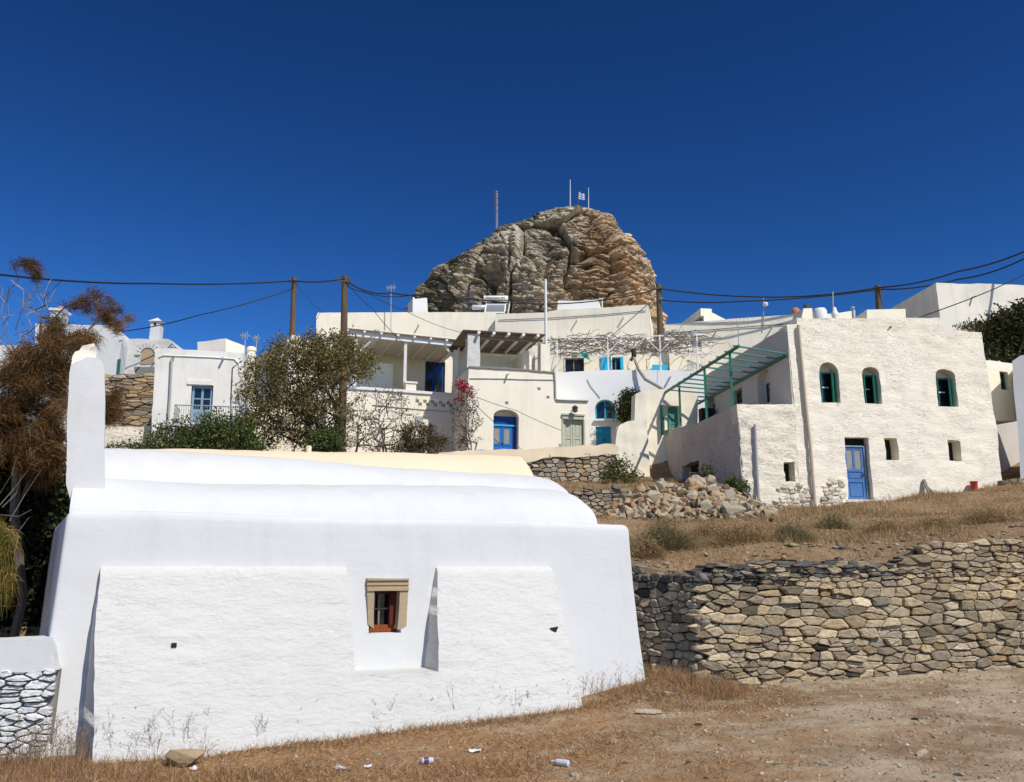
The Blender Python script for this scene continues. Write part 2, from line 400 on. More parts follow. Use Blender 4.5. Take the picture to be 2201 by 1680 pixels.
CP += [(9.4,15.9,2.6),(14,16.4,3.0),(3.3,15.2,2.2),(5,15.3,2.25),(1.5,18.5,2.0),(20,17,3.4),(20,30,6),(30,40,9),(-8,17,1.3),(-12,16,1.2),(-25,18,1.2),(-3,25,4.5),(2,23,3.6),
       (-12,24,3.5),(-30,25,4),(-14,33,6.2),(-30,40,7.5),(-12,40,8.2),(0,48,11),(-20,50,10),(-40,50,9),(20,50,12),(40,50,13),(0,70,15),(-35,70,12),(35,70,18),
       (0,95,20),(-45,100,14),(45,100,20),(0,130,20),(-50,140,14),(60,140,20)]
CPA = np.array(CP)
def zhill(x, y):
    d2 = (CPA[:, 0]-x)**2+(CPA[:, 1]-y)**2+.3; wgt = d2**-2
    return float((wgt*CPA[:, 2]).sum()/wgt.sum())
# near ground: one sheet from the viewer's feet to the horizon
def grid_sheet(name, xs, ys, zf, m):
    V = [(x, y, zf(x, y)) for y in ys for x in xs]; nx = len(xs)
    F = [(j*nx+i, j*nx+i+1, (j+1)*nx+i+1, (j+1)*nx+i) for j in range(len(ys)-1) for i in range(nx-1)]
    o = np_mesh(name, V, F, m, kind='structure'); o.data.polygons.foreach_set('use_smooth', [True]*len(F)); return o
def ground_mat():
    m, nt, b = mat('dry_earth'); v = coords(nt); v2 = coords(nt, (1, 1.6, 1))
    soil = mix(nt, ramp(nt, tex(nt, v, .9, 8, .72), [(.40, 0), (.58, 1)]), (.25, .17, .098), (.46, .375, .26))
    straw = mix(nt, ramp(nt, tex(nt, v2, 7, 6, .75), [(.3, 0), (.7, 1)]), (.25, .13, .054), (.42, .255, .125))
    # straw lies thick towards the chapel and thins out to bare earth on the right
    sp = N(nt, 'ShaderNodeSeparateXYZ'); g = N(nt, 'ShaderNodeNewGeometry'); nt.links.new(g.outputs['Position'], sp.inputs[0])
    mr = N(nt, 'ShaderNodeMapRange'); mr.inputs[1].default_value = 5.5; mr.inputs[2].default_value = -2.0; mr.inputs[3].default_value = -.2; mr.inputs[4].default_value = .16
    nt.links.new(sp.outputs[0], mr.inputs[0])
    ad = N(nt, 'ShaderNodeMath', operation='ADD'); nt.links.new(mr.outputs[0], ad.inputs[0]); nt.links.new(tex(nt, v2, .75, 6, .68, .6), ad.inputs[1])
    c = mix(nt, ramp(nt, ad.outputs[0], [(.40, 0), (.58, .95)]), soil, straw)
    c = mix(nt, ramp(nt, tex(nt, v, 26, 4, .7), [(.3, .5), (.55, 0)]), c, (.16, .105, .058))
    c = mix(nt, ramp(nt, tex(nt, v, 38, 2, .5), [(.68, 0), (.74, .6)]), c, (.42, .34, .24))
    nt.links.new(c, b.inputs['Base Color']); b.inputs['Roughness'].default_value = .95
    bump(nt, b, mix(nt, .5, tex(nt, v, 14, 8, .75), tex(nt, v, 3, 4, .6)), .75, .05); return m
def hill_mat():
    m, nt, b = mat('dry_hill'); v = coords(nt)
    c = mix(nt, ramp(nt, tex(nt, v, .9, 7, .7), [(.35, 0), (.65, 1)]), (.30, .18, .085), (.43, .30, .17))
    c = mix(nt, ramp(nt, tex(nt, v, 9, 5, .7), [(.35, .6), (.6, 0)]), c, (.12, .075, .04))
    nt.links.new(c, b.inputs['Base Color']); b.inputs['Roughness'].default_value = .95
    bump(nt, b, tex(nt, v, 10, 7, .75), .9, .08); return m
M['earth'] = ground_mat(); M['hill'] = hill_mat()
def spaced(a, b, n, far):
    return sorted([-f for f in far]+list(np.linspace(a, b, n))+list(far))
xs = spaced(-14, 16, 240, [22, 35, 60, 120, 300, 800]); ys = sorted([-300, -60, -20, -6]+list(np.linspace(0, 6, 20))+list(np.linspace(6.1, 17, 170))+[20, 30, 60, 150, 400, 1200])
grid_sheet('ground', xs, ys, zlow, M['earth'])
def yfront(x):
    pts = [(-60, 15), (-9, 14.6), (-6.2, 15.2), (-4, 19), (-1, 19.5), (1.2, 17.7), (2.5, 16.0), (3.35, 15.0), (9.4, 15.95), (16, 17), (80, 27)]
    return float(np.interp(x, [p[0] for p in pts], [p[1] for p in pts]))
hx = list(np.linspace(-60, -14, 20))+list(np.linspace(-13.5, -5, 25))+list(np.linspace(-4.8, 20, 160))+list(np.linspace(21, 70, 24))
tv = list((np.linspace(0, 1, 90)**2.0))
V = []; nx = len(hx)
V += [(x, yfront(x), -1.0) for x in hx]
for t in tv:
    for x in hx:
        y = yfront(x)+t*(150-yfront(x)); z = zhill(x, y)+(.05*fb(x, y, .8)+.03*fb(x, y, 3))*min(1, t*60)
        V.append((x, y, z))
Fh = [(j*nx+i, j*nx+i+1, (j+1)*nx+i+1, (j+1)*nx+i) for j in range(len(tv)) for i in range(nx-1)]
o = np_mesh('hillside', V, Fh, M['hill'], kind='structure'); o.data.polygons.foreach_set('use_smooth', [True]*len(Fh))
def zat(x, y): return zhill(x, y) if y > yfront(x) else zlow(x, y)
# ------------------------------------------------------------------ the chapel
CF = level((145, 1095), 11, (1352, 1125))
CL, CZ = CF.uv(1352, 1125); 
chapel = thing('chapel', 'bright white chapel with a vaulted roof and one tiny stone-framed window, nearest building', 'chapel', CF.W(CL/2, 0, 2))
def loft():
    mb = MB(); DEP = 7.0
    lv = [-.8+i*(CZ-.12+.8)/26 for i in range(27)]+[CZ-.06, CZ-.02, CZ-.002, CZ]
    ins = [0]*27+[.012, .035, .085, .5]
    rows = []
    for z, n_ in zip(lv, ins):
        t = max(0, (CZ-max(z, -.3))/CZ); bf = .26*t**1.7-n_; bl = .10*t-n_; br = .17*t**1.3-n_
        c = [(-bl, -bf), (CL+br, -bf), (CL+br*.6, DEP+0), (-bl-.085*DEP, DEP)]
        row = []; rad = .05
        def put(p, q, k): 
            for i in range(k): row.append((p[0]+(q[0]-p[0])*i/k, p[1]+(q[1]-p[1])*i/k))
        for i in range(4):
            p, q, pr = c[i], c[(i+1) % 4], c[i-1]
            def unit(a, b): l = math.hypot(b[0]-a[0], b[1]-a[1]); return ((b[0]-a[0])/l, (b[1]-a[1])/l)
            u0 = unit(p, pr); u1 = unit(p, q)
            A = (p[0]+u0[0]*rad, p[1]+u0[1]*rad); B = (p[0]+u1[0]*rad, p[1]+u1[1]*rad)
            for k in range(5):
                s_ = k/5; row.append(((1-s_)**2*A[0]+2*s_*(1-s_)*p[0]+s_*s_*B[0], (1-s_)**2*A[1]+2*s_*(1-s_)*p[1]+s_*s_*B[1]))
            u2 = unit(q, p); put(B, (q[0]+u2[0]*rad, q[1]+u2[1]*rad), [130, 20, 12, 60][i])
        rows.append([(a, z, d) for a, d in row])
    nu = len(rows[0]); pts = []
    for r_ in rows:
        for a, z, d in r_:
            q = Vector((a*.6, d*.6, z*.6)); k = .022*mn.noise(q)+.008*mn.noise(q*4)
            fade = .018*math.sin(a*1.3)*max(0, 1-(CZ-z)*3)
            pts.append(CF.W(a, z+fade, d+k))
    mb.quadgrid(pts, nu, len(rows), True); mb.add(pts[-nu:], [tuple(range(nu))]); return mb
def boolean_cut(o, cutter_mb):
    c = cutter_mb.build('opening_cutter', M['white']); md = o.modifiers.new('b', 'BOOLEAN'); md.object = c; md.operation = 'DIFFERENCE'; md.solver = 'EXACT'
    dg = bpy.context.evaluated_depsgraph_get(); me = bpy.data.meshes.new_from_object(o.evaluated_get(dg)); o.modifiers.clear()
    old = o.data; o.data = me; bpy.data.meshes.remove(old); bpy.data.objects.remove(c); return o
wallo = loft().build('wall', M['white'], chapel, smooth=40)
# window opening of the chapel: a shaft behind the sandstone surround
wx0, wz0, wx1, wz1 = CF.rect(799, 1277, 850, 1352); wd = -.04
ob = MB(); ob.box(CF, wx0-.06, wx1+.06, wz0-.05, wz1+.06, -.6, .55); boolean_cut(wallo, ob)
sx0, sz0, sx1, sz1 = CF.rect(787, 1243, 873, 1352)
tr = MB()
tr.block(CF, CF.uvs([(786, 1266), (873, 1266), (874, 1243), (785, 1242)]), .3, step=.1, wob=.006, d0=wd-.06, wstep=.06)
for k, (y0, y1, pr) in enumerate([(1243, 1247, .085), (1254, 1257, .075), (1264, 1269, .08)]):
    a = CF.rect(786, y0, 873, y1); tr.box(CF, a[0]-.006, a[2]+.006, a[1], a[3], wd-pr, wd+.1)
tr.block(CF, CF.uvs([(786, 1269), (801, 1269), (799.5, 1351), (787, 1342)]), .42, step=.1, wob=.008, d0=wd-.058, wstep=.06)
tr.block(CF, CF.uvs([(855, 1269), (873, 1269), (870, 1343), (858, 1351), (851, 1351)]), .42, step=.1, wob=.008, d0=wd-.058, wstep=.06)
tr.build('window_surround', M['stone_trim'], chapel, smooth=35)
fm = MB(); a0, z0, a1, z1 = wx0+.02, wz0+.0, wx1-.02, wz1+.02
fm.box(CF, a0-.04, a1+.04, z0-.04, z0+.055, .10, .20); fm.box(CF, a0-.04, a0, z0+.055, z1, .11, .17)
win = fm.build('window', M['orange_wood'], chapel)
f2 = MB(); f2.box(CF, a1-.05, a1+.03, z0+.055, z1+.03, .06, .17); f2.box(CF, a0, a1-.05, z1-.015, z1+.03, .11, .17); 
f2.build('frame', M['red_wood'], win)
f3 = MB(); mx = a0+(a1-.05-a0)*.46; mz = z0+.055+(z1-z0-.07)*.52
f3.box(CF, mx-.011, mx+.011, z0+.055, mz-.011, .125, .155); f3.box(CF, mx-.011, mx+.011, mz+.011, z1-.015, .125, .155); f3.box(CF, a0, a1-.05, mz-.011, mz+.011, .125, .155)
f3.build('glazing_bar', M['grey_wood'], win)
f4 = MB(); f4.box(CF, a0-.05, a1+.05, z0-.05, z1+.05, .205, .23); f4.build('pane', M['glass'], win)
# rough buttress round the window
zb_t = CF.uv(212, 1212)[1]
def bprot(z): return .10+.46*min(2.6, max(0, zb_t-z))
def bpt(px, py):
    z = 1.5
    for _ in range(12): a, z = CF.uv(px, py, -bprot(z))
    return (a, z)
bo = [bpt(*p) for p in [(213, 1213), (330, 1208), (480, 1211), (640, 1207), (744, 1212), (750, 1260), (754, 1330), (765, 1452), (850, 1449), (942, 1443), (943, 1390), (940, 1300), (939, 1219), (1050, 1209), (1120, 1211),
                        (1186, 1212), (1196, 1262), (1206, 1300), (1213, 1335), (1222, 1380), (1232, 1420), (1248, 1498), (1262, 1562), (1262, 1600), (700, 1700), (198, 1690), (201, 1600), (203, 1480), (206, 1350)]]
b_ = MB(); b_.block(CF, bo, .9, step=.055, amp=.014, wob=.017, d0=0, nscale=(2.5, 7), wstep=.06)
# lean the slab back: thickness follows the batter
def lean(v):
    r = Vector(v)-CF.o; a = r.dot(CF.e); d = r.dot(CF.n); z = v[2]
    if d < .5: d = d-bprot(z)
    elif a < 1.2: a -= .34*bprot(z)
    top = max(0, 1-(zb_t-z)/.10); d += .16*top*top if d < .2 else 0
    p = CF.W(a, z, d); return (p.x, p.y, p.z)
b_.v = [lean(v) for v in b_.v]
butt = b_.build('buttress', M['white_rough'], chapel, smooth=50)
# small drain holes in the buttress (a dark pipe end each)
for px, py, r in [(374, 1386, .035)]:
    a, z = bpt(px, py); h = MB(); c0 = CF.W(a, z, -bprot(z)-.04); h.box(CF, a-.03, a+.03, z-.025, z+.025, -bprot(z)-.028, -bprot(z)+.1); h.build('drain_hole', M['dark'], butt)
a, z = bpt(1190, 1352); h = MB(); h.block(CF, [(a-.055, z+.02), (a+.07, z+.035), (a+.05, z-.01), (a+.03, z-.045), (a-.01, z-.03)], .1, step=.1, d0=-bprot(z)-.02, wob=.004, wstep=.03); h.build('drain_hole', M['dark'], butt)
# vaults
def vault(fr, s0, s1, dC, wd_, base, crown, back, mb, endr=.18, ns=110, nd=20, expo=2.0, skirt=.6):
    pts = []
    ss = [s0+(s1-s0)*i/(ns-1) for i in range(ns)]
    for a in ss:
        t = min(1, max(0, (s1-a)/endr)); sh = math.sqrt(max(0, 1-(1-t)**2))*.12+.88
        for k in range(nd):
            th = math.pi*(k/(nd-1))*back; d = dC-wd_*math.cos(th); q = abs(math.sin(th))**(2/expo)
            z = base+(crown(a)-base)*q*sh
            nz = .028*mn.noise(Vector((a*.7, d*.9, 4)))+.012*mn.noise(Vector((a*2.6, d*2.6, 4)))
            pts.append(fr.W(a, z+nz, d))
    mb.quadgrid(pts, nd, ns)
    for row in (pts[:nd], pts[-nd:]):
        mb.add(row+[Vector((row[-1].x, row[-1].y, base-skirt)), Vector((row[0].x, row[0].y, base-skirt))], [tuple(range(nd+2))])
z1c = CF.uv(1213, 1054, 1.75)[1]
mb = MB(); vault(CF, .015, CL-.5, 1.85, 1.66, CZ-.03, lambda a: z1c-.13*(1-a/CL)-.03*math.sin(a*.8), .60, mb, ns=120, nd=30, expo=2.0)
mb.build('vault_roof', M['white'], chapel, smooth=50)
d2 = 3.9
cr = [CF.uv(x, y, d2) for x, y in [(100, 962), (230, 967), (420, 974), (580, 985), (800, 1004), (1000, 1018), (1100, 1024), (1140, 1027), (1195, 1033)]]
mb = MB(); s_end = CF.uv(1196, 1046, 2.9)[0]
vault(CF, .06, s_end, d2, 1.65, CZ+.45, lambda a: float(np.interp(a, [c[0] for c in cr], [c[1] for c in cr])), .8, mb, ns=130, nd=26, expo=2.2, skirt=1.2)
mb.build('vault_roof', M['white'], chapel, smooth=50)
# pier on the left end, with a crumbling unplastered stub behind it
mb = MB(); mb.block(CF, CF.uvs([(152, 1078), (143, 1040), (144, 900), (148, 802), (151, 786), (161, 778), (172, 774), (187, 767), (206, 768), (221, 777), (226, 796), (224, 900), (224, 1000), (228, 1060), (236, 1085)], .5), .62, step=.12, amp=.012, wob=.008, d0=.5, nscale=(1.2, 1.2), wstep=.1)
mb.build('pier', M['white'], chapel, smooth=45)
mb = MB(); mb.block(CF, CF.uvs([(148, 815), (152, 784), (158, 764), (163, 756), (172, 753), (178, 744), (190, 741), (204, 738), (208, 748), (210, 815)], 1.2), .45, step=.06, amp=.05, wob=.02, d0=1.2, wstep=.07)
mb.build('broken_stub', M['house_rough'], chapel, smooth=40)
# ------------------------------------------------------------------ cream barrel-roofed building behind
VF = level((235, 966), 20.5, (1112, 984))
va = VF.uv(1118, 984)[0]; vz = VF.uv(600, 972)[1]
store = thing('storehouse', 'low building with a cream barrel roof directly behind the white chapel', 'building', VF.W(va/2, 3.0, 2.0))
mb = MB(); crw = [VF.uv(x, y) for x, y in [(100, 965), (235, 966), (580, 970), (740, 973), (900, 975), (1112, 984)]]
vault(VF, -4, va+.03, 0, 2.2, vz-1.45, lambda a: float(np.interp(a, [c[0] for c in crw], [c[1] for c in crw])), 1, mb, endr=.1, nd=30)
mb.build('vault_roof', M['cream_roof'], store, smooth=50)
mb = MB(); mb.block(VF, [(-3.9, 0), (va-.1, 0), (va-.1, vz-1.6), (-3.9, vz-1.6)], 3.9, d0=-1.95, step=1.5); mb.build('wall', M['cream_roof'], store)
mb = MB(); c = P(663, 973, 20.5); mb.lathe((c.x, c.y, c.z-.1), [(.07, 0), (.07, .26), (.05, .27)], 10); mb.build('vent_pipe', M['cream_roof'], store, smooth=40)
# ------------------------------------------------------------------ stone walls
def clip(poly, mx, my, nx_, ny_):
    out = []; k = len(poly)
    for i in range(k):
        p = poly[i]; q = poly[(i+1) % k]; dp = (p[0]-mx)*nx_+(p[1]-my)*ny_; dq = (q[0]-mx)*nx_+(q[1]-my)*ny_
        if dp <= 0: out.append(p)
        if (dp < 0) != (dq < 0) and dp != dq:
            t = dp/(dp-dq); out.append((p[0]+(q[0]-p[0])*t, p[1]+(q[1]-p[1])*t))
    return out
def stones(mb, fr, outline, rh, rw, gap, bulge, colf, seed=0, aniso=1.7, back=.14, mapw=None, amax=None):
    rr = random.Random(seed)
    def inside(x, y):
        c = False; j = len(outline)-1
        for i in range(len(outline)):
            xi, yi = outline[i]; xj, yj = outline[j]
            if (yi > y) != (yj > y) and x < (xj-xi)*(y-yi)/(yj-yi)+xi: c = not c
            j = i
        return c
    a0 = min(p[0] for p in outline)-1; a1 = max(p[0] for p in outline)+1; z0 = min(p[1] for p in outline)-.5; z1 = max(p[1] for p in outline)+.5
    S = []; z = z0
    while z < z1:
        h = rr.uniform(*rh); a = a0
        while a < a1:
            wv = rr.uniform(*rw)*(.6+.5*h/rh[1]); 
            if rr.random() < .18 and h > rh[0]*1.6: S += [(a+wv/2, z+h*.25), (a+wv/2+rr.uniform(-.1, .1), z+h*.8)]
            else: S.append((a+wv/2+rr.uniform(-.2, .2)*wv, z+h/2+rr.uniform(-.28, .28)*h+.05*math.sin(a*1.1+z)))
            a += wv
        z += h
    S = np.array(S); Q = S*np.array([1, aniso])
    m = fr.W if mapw is None else mapw
    for i in range(len(S)):
        if not inside(S[i][0], S[i][1]): continue
        d = ((Q-Q[i])**2).sum(1); nb = np.argsort(d)[1:22]
        cx, cy = Q[i]; poly = [(cx-.8, cy-.8), (cx+.8, cy-.8), (cx+.8, cy+.8), (cx-.8, cy+.8)]
        for j in nb:
            mx, my = (Q[i]+Q[j])/2; n_ = Q[j]-Q[i]; poly = clip(poly, mx, my, n_[0], n_[1])
            if len(poly) < 3: break
        if amax is not None and len(poly) > 2: poly = clip(poly, amax, 0, 1, 0)
        if len(poly) < 3: continue
        poly = [(x, y/aniso) for x, y in poly]
        # break up long edges, knock the corners off
        ch = []
        for k in range(len(poly)):
            p, q = poly[k], poly[(k+1) % len(poly)]; l = math.hypot(q[0]-p[0], q[1]-p[1])
            if l < .012: continue
            for t in ((.09, .36, .66, .91) if l > .12 else (.14, .5, .86) if l > .06 else (.25, .75)):
                ch.append((p[0]+(q[0]-p[0])*t+rr.uniform(-1, 1)*.007, p[1]+(q[1]-p[1])*t+rr.uniform(-1, 1)*.007))
        if len(ch) < 3: continue
        gx = sum(p[0] for p in ch)/len(ch); gz = sum(p[1] for p in ch)/len(ch)
        ex = max(abs(p[0]-gx) for p in ch); ez = max(abs(p[1]-gz) for p in ch); g = gap*rr.uniform(.5, 1.9)
        fx = max(.4, 1-g/max(ex, .02)); fz_ = max(.4, 1-g/max(ez, .02)); bl = bulge*rr.uniform(.2, 1.5)*min(1, ez/.06+.3); tx = rr.uniform(-.25, .25); tz = rr.uniform(-.3, .3)
        off = rr.uniform(-.03, .03); rings = []
        n = len(ch)
        for f, dd in ((1, back), (1, .012), (.95, -bl*.6), (.72, -bl)):
            rings += [m(gx+(p[0]-gx)*fx*f, gz+(p[1]-gz)*fz_*f, off+dd+(rr.uniform(-.006, .006)+(p[0]-gx)*tx*.3+(p[1]-gz)*tz*.3 if dd < .1 else 0)) for p in ch]
        c = colf(gx, gz, rr); rings.append(m(gx, gz, off-bl*rr.uniform(.85, 1.1)))
        fs = []
        for r_ in range(3):
            for k in range(n): fs.append((r_*n+k, r_*n+(k+1) % n, (r_+1)*n+(k+1) % n, (r_+1)*n+k))
        for k in range(n): fs.append((3*n+k, 3*n+(k+1) % n, 4*n))
        mb.add(rings, fs, c)
def pick(rr, cols, j=.24):
    c = rr.choice(cols); k = 1+rr.gauss(0, j); return tuple(max(.01, x*k) for x in c)
TAN = [(.43, .34, .215), (.39, .31, .20), (.345, .275, .18), (.47, .38, .25), (.31, .25, .17), (.40, .30, .175), (.37, .30, .21)]
SLATE = [(.15, .14, .125), (.19, .172, .145), (.12, .113, .103), (.25, .215, .165)]
WF = two((1513, 1473), 14.5, (2200, 1410), 15.7); LW0 = Vector((WF.W(0, 0)[0], WF.W(0, 0)[1], 0))
w1 = WF.uvs([(1505, 1510), (1503, 1235), (1530, 1222), (1600, 1212), (1680, 1209), (1800, 1209), (1915, 1207), (1945, 1198), (1979, 1186), (2007, 1166), (2060, 1172), (2110, 1164), (2200, 1157), (2330, 1148), (2480, 1146), (2480, 1440), (2200, 1450), (1876, 1475), (1676, 1490)])
ztop = lambda a: float(np.interp(a, [WF.uv(x, y)[0] for x, y in [(1503, 1232), (1680, 1209), (1915, 1207), (2007, 1166), (2200, 1157), (2480, 1146)]], [WF.uv(x, y)[1] for x, y in [(1503, 1232), (1680, 1209), (1915, 1207), (2007, 1166), (2200, 1157), (2480, 1146)]]))
def wcol(a, z, rr):
    k = ztop(a)-z
    if a < 3.6 and k < .24*rr.uniform(.5, 1.3) and rr.random() < .6: return pick(rr, SLATE)
    if rr.random() < .05: return pick(rr, [(.28, .235, .17), (.24, .205, .155)], .15)
    if rr.random() < .014: return pick(rr, [(.42, .26, .145), (.45, .29, .165), (.30, .15, .10)])
    return pick(rr, TAN)
rwall = thing('retaining_wall', 'long tan dry-stone retaining wall with a corner, right of the white chapel', 'stone wall', WF.W(3, .4, .2))
mb = MB(); WB = Frame(WF.o, WF.e)
def wmap(a, z, d): return WF.W(a, z, d+.10*(z-.4)/2)     # leans back slightly
w1s = [(a, z) for a, z in w1]; sp = 4.2
stones(mb, WF, [p for p in w1s], (.03, .21), (.09, .46), .006, .045, wcol, seed=5, mapw=wmap, aniso=2.7)
stones(mb, WF, [(-.1, ztop(0)-.2)]+[(a, ztop(a)+(.08+.05*math.sin(a*5))*(1-(max(a, 0)/4.0)**2)-.03) for a in np.linspace(-.1, 4.0, 30)]+[(4.0, ztop(4)-.2)], (.03, .06), (.14, .34), .005, .09, lambda a, z, rr: pick(rr, SLATE), seed=8, back=.4, mapw=lambda a, z, d: wmap(a, z, d+.05+.05*math.sin(z*40)), aniso=3)
mb.build('stonework', M['stone'], rwall, recalc=False)
mb = MB(); n = 40; aa = np.linspace(-.05, 12, n)
mb.quadgrid([wmap(a, z, .11) for z in (-.3, 1.0) for a in aa]+[wmap(a, ztop(a)-.05, .11) for a in aa]+[wmap(a, ztop(a)-.05, .9) for a in aa], n, 4); mb.build('core', M['soil'], rwall)
LD = Vector((-.72, .69, 0)).normalized(); LF2 = Frame(WF.o-Vector((0, 0, 0))+LD*3.2, -LD)
lt = LF2.uvs([(1345, 1200), (1361, 1206), (1400, 1213), (1440, 1222), (1462, 1236)]); zc = WF.uv(1503, 1235)[1]
mb = MB()
stones(mb, LF2, [(0, -.2), (0, zc), (1.4, zc+.05), (1.9, zc+.12), (2.4, zc-.02), (2.9, zc+.03), (3.17, zc-.03), (3.2, -.2)], (.06, .22), (.14, .36), .006, .035,
       lambda a, z, rr: pick(rr, SLATE) if z > zc-.28*rr.uniform(.6, 1.2) else (pick(rr, [(.38, .32, .235), (.44, .36, .255), (.33, .285, .22)])), seed=11)
mb.build('stonework', M['stone'], rwall, recalc=False)
mb = MB(); mb.quadgrid([LF2.W(a, z, d) for z, d in ((-.3, .11), (zc-.06, .11), (zc-.05, .9)) for a in np.linspace(0, 3.2, 12)], 12, 3); mb.build('core', M['soil'], rwall)
# white painted low wall on the left
QF = two((122, 1600), 10.75, (0, 1602), 10.55); QF = Frame(P(-260, 1600, 10.3), P(124, 1600, 10.8)-P(-260, 1600, 10.3))
qs = QF.uvs([(-300, 1392), (0, 1377), (106, 1369), (113, 1392), (119, 1425), (122, 1450), (125, 1500), (126, 1640), (-300, 1640)])
lw = thing('low_wall', 'low whitewashed dry-stone wall with a smooth plaster top, left of the chapel', 'stone wall', QF.W(1.5, 0, .3))
qtop = QF.uv(0, 1446)[1]; qa1 = QF.uv(124, 1500)[0]
mb = MB(); stones(mb, QF, [(0, -.3), (0, qtop+.03), (qa1, qtop+.03), (qa1, -.3)], (.05, .14), (.15, .36), .007, .04, lambda a, z, rr: pick(rr, [(.66, .66, .64), (.62, .62, .60), (.69, .69, .67)], .05), seed=3, aniso=2.3, amax=qa1-.04)
mb.build('stonework', M['limestone_white'], lw, recalc=False)
mb = MB(); mb.box(QF, 0, qa1-.02, -.4, qtop, .055, .6); mb.build('core', M['slate'], lw)
mb = MB(); cap = [(0, qtop+.01), (qa1-.02, qtop+.01), QF.uv(119, 1425), QF.uv(113, 1392), QF.uv(106, 1370), QF.uv(0, 1377), (0, QF.uv(-200, 1388)[1])]
mb.block(QF, cap, .62, step=.09, amp=.012, wob=.012, d0=-.025, wstep=.08); mb.build('plaster_cap', M['white'], lw, smooth=50)
# middle-distance rubble walls
def far_wall(name, label, fr, outline, seed, cols, rh=(.10, .24), rw=(.2, .5), thick=.5, cap=None, capmat=None, aniso=1.9):
    t = thing(name, label, 'stone wall', fr.W(sum(p[0] for p in outline)/len(outline), min(p[1] for p in outline)+.3, thick/2))
    mb = MB(); stones(mb, fr, outline, rh, rw, .010, .05, lambda a, z, rr: pick(rr, cols), seed=seed, aniso=aniso); mb.build('stonework', M['stone_far'], t, recalc=False)
    mb = MB(); mb.block(fr, [(a, z-.04) for a, z in outline], thick, step=1, d0=.11, wob=0); mb.build('core', M['soil'], t)
    if cap: mb = MB(); mb.block(fr, cap, thick+.05, step=.3, amp=.03, wob=.04, d0=-.09, wstep=.15); mb.build('plaster_cap', capmat, t, smooth=50)
    return t
MID = [(.42, .35, .25), (.47, .4, .3), (.36, .3, .22), (.52, .45, .35), (.3, .26, .2), (.38, .28, .18)]
GREY = [(.26, .22, .16), (.31, .265, .195), (.22, .185, .135), (.35, .29, .21)]
UF = two((1110, 1020), 32, (1330, 1000), 32.6)
far_wall('garden_wall', 'rough stone garden wall with a cream plastered top below the blue doors', UF, UF.uvs([(1080, 1060), (1090, 985), (1150, 976), (1250, 972), (1320, 966), (1329, 985), (1331, 1060)]), 21, MID, cap=UF.uvs([(930, 975), (1000, 968), (1100, 966), (1230, 960), (1300, 955), (1325, 956), (1331, 966), (1325, 976), (1250, 981), (1170, 984), (1110, 1000), (1090, 1030), (930, 1030)]), capmat=M['cream_roof'])
UF2 = two((1190, 1090), 26.8, (1400, 1075), 27.2)
far_wall('terrace_wall', 'low grey field-stone wall running behind the rubble heap', UF2, UF2.uvs([(1150, 1140), (1150, 1052), (1220, 1052), (1300, 1047), (1400, 1050), (1470, 1060), (1480, 1140)]), 22, GREY, rh=(.08, .18), rw=(.2, .45))
random.seed(2)
# ------------------------------------------------------------------ doors and windows
def gwindow(par, fr, rc, d, fmat, nx=2, ny=2, name='window', th=.06, bar=.03, gmat=None):
    """framed window or glazed door leaf: frame mesh with its pane as sub-part"""
    a0, z0, a1, z1 = rc; mb = MB(); w_ = th
    mb.box(fr, a0, a0+w_, z0, z1, d-.05, d); mb.box(fr, a1-w_, a1, z0, z1, d-.05, d)
    mb.box(fr, a0+w_, a1-w_, z0, z0+w_, d-.05, d); mb.box(fr, a0+w_, a1-w_, z1-w_, z1, d-.05, d)
    for i in range(1, nx):
        x = a0+(a1-a0)*i/nx; k = bar*(1.8 if nx == 2 or i*2 == nx else 1); mb.box(fr, x-k/2, x+k/2, z0+w_, z1-w_, d-.045, d)
    for j in range(1, ny):
        z = z0+(z1-z0)*j/ny
        xs_ = [a0+w_]+[a0+(a1-a0)*i/nx for i in range(1, nx)]+[a1-w_]
        for i in range(nx): mb.box(fr, xs_[i]+(bar if i else 0), xs_[i+1]-(bar if i < nx-1 else 0), z-bar/2, z+bar/2, d-.04, d)
    o = mb.build(name, fmat, par)
    m2 = MB(); m2.box(fr, a0+.01, a1-.01, z0+.01, z1-.01, d-.02, d-.01); m2.build('pane', gmat or M['glass'], o); return o
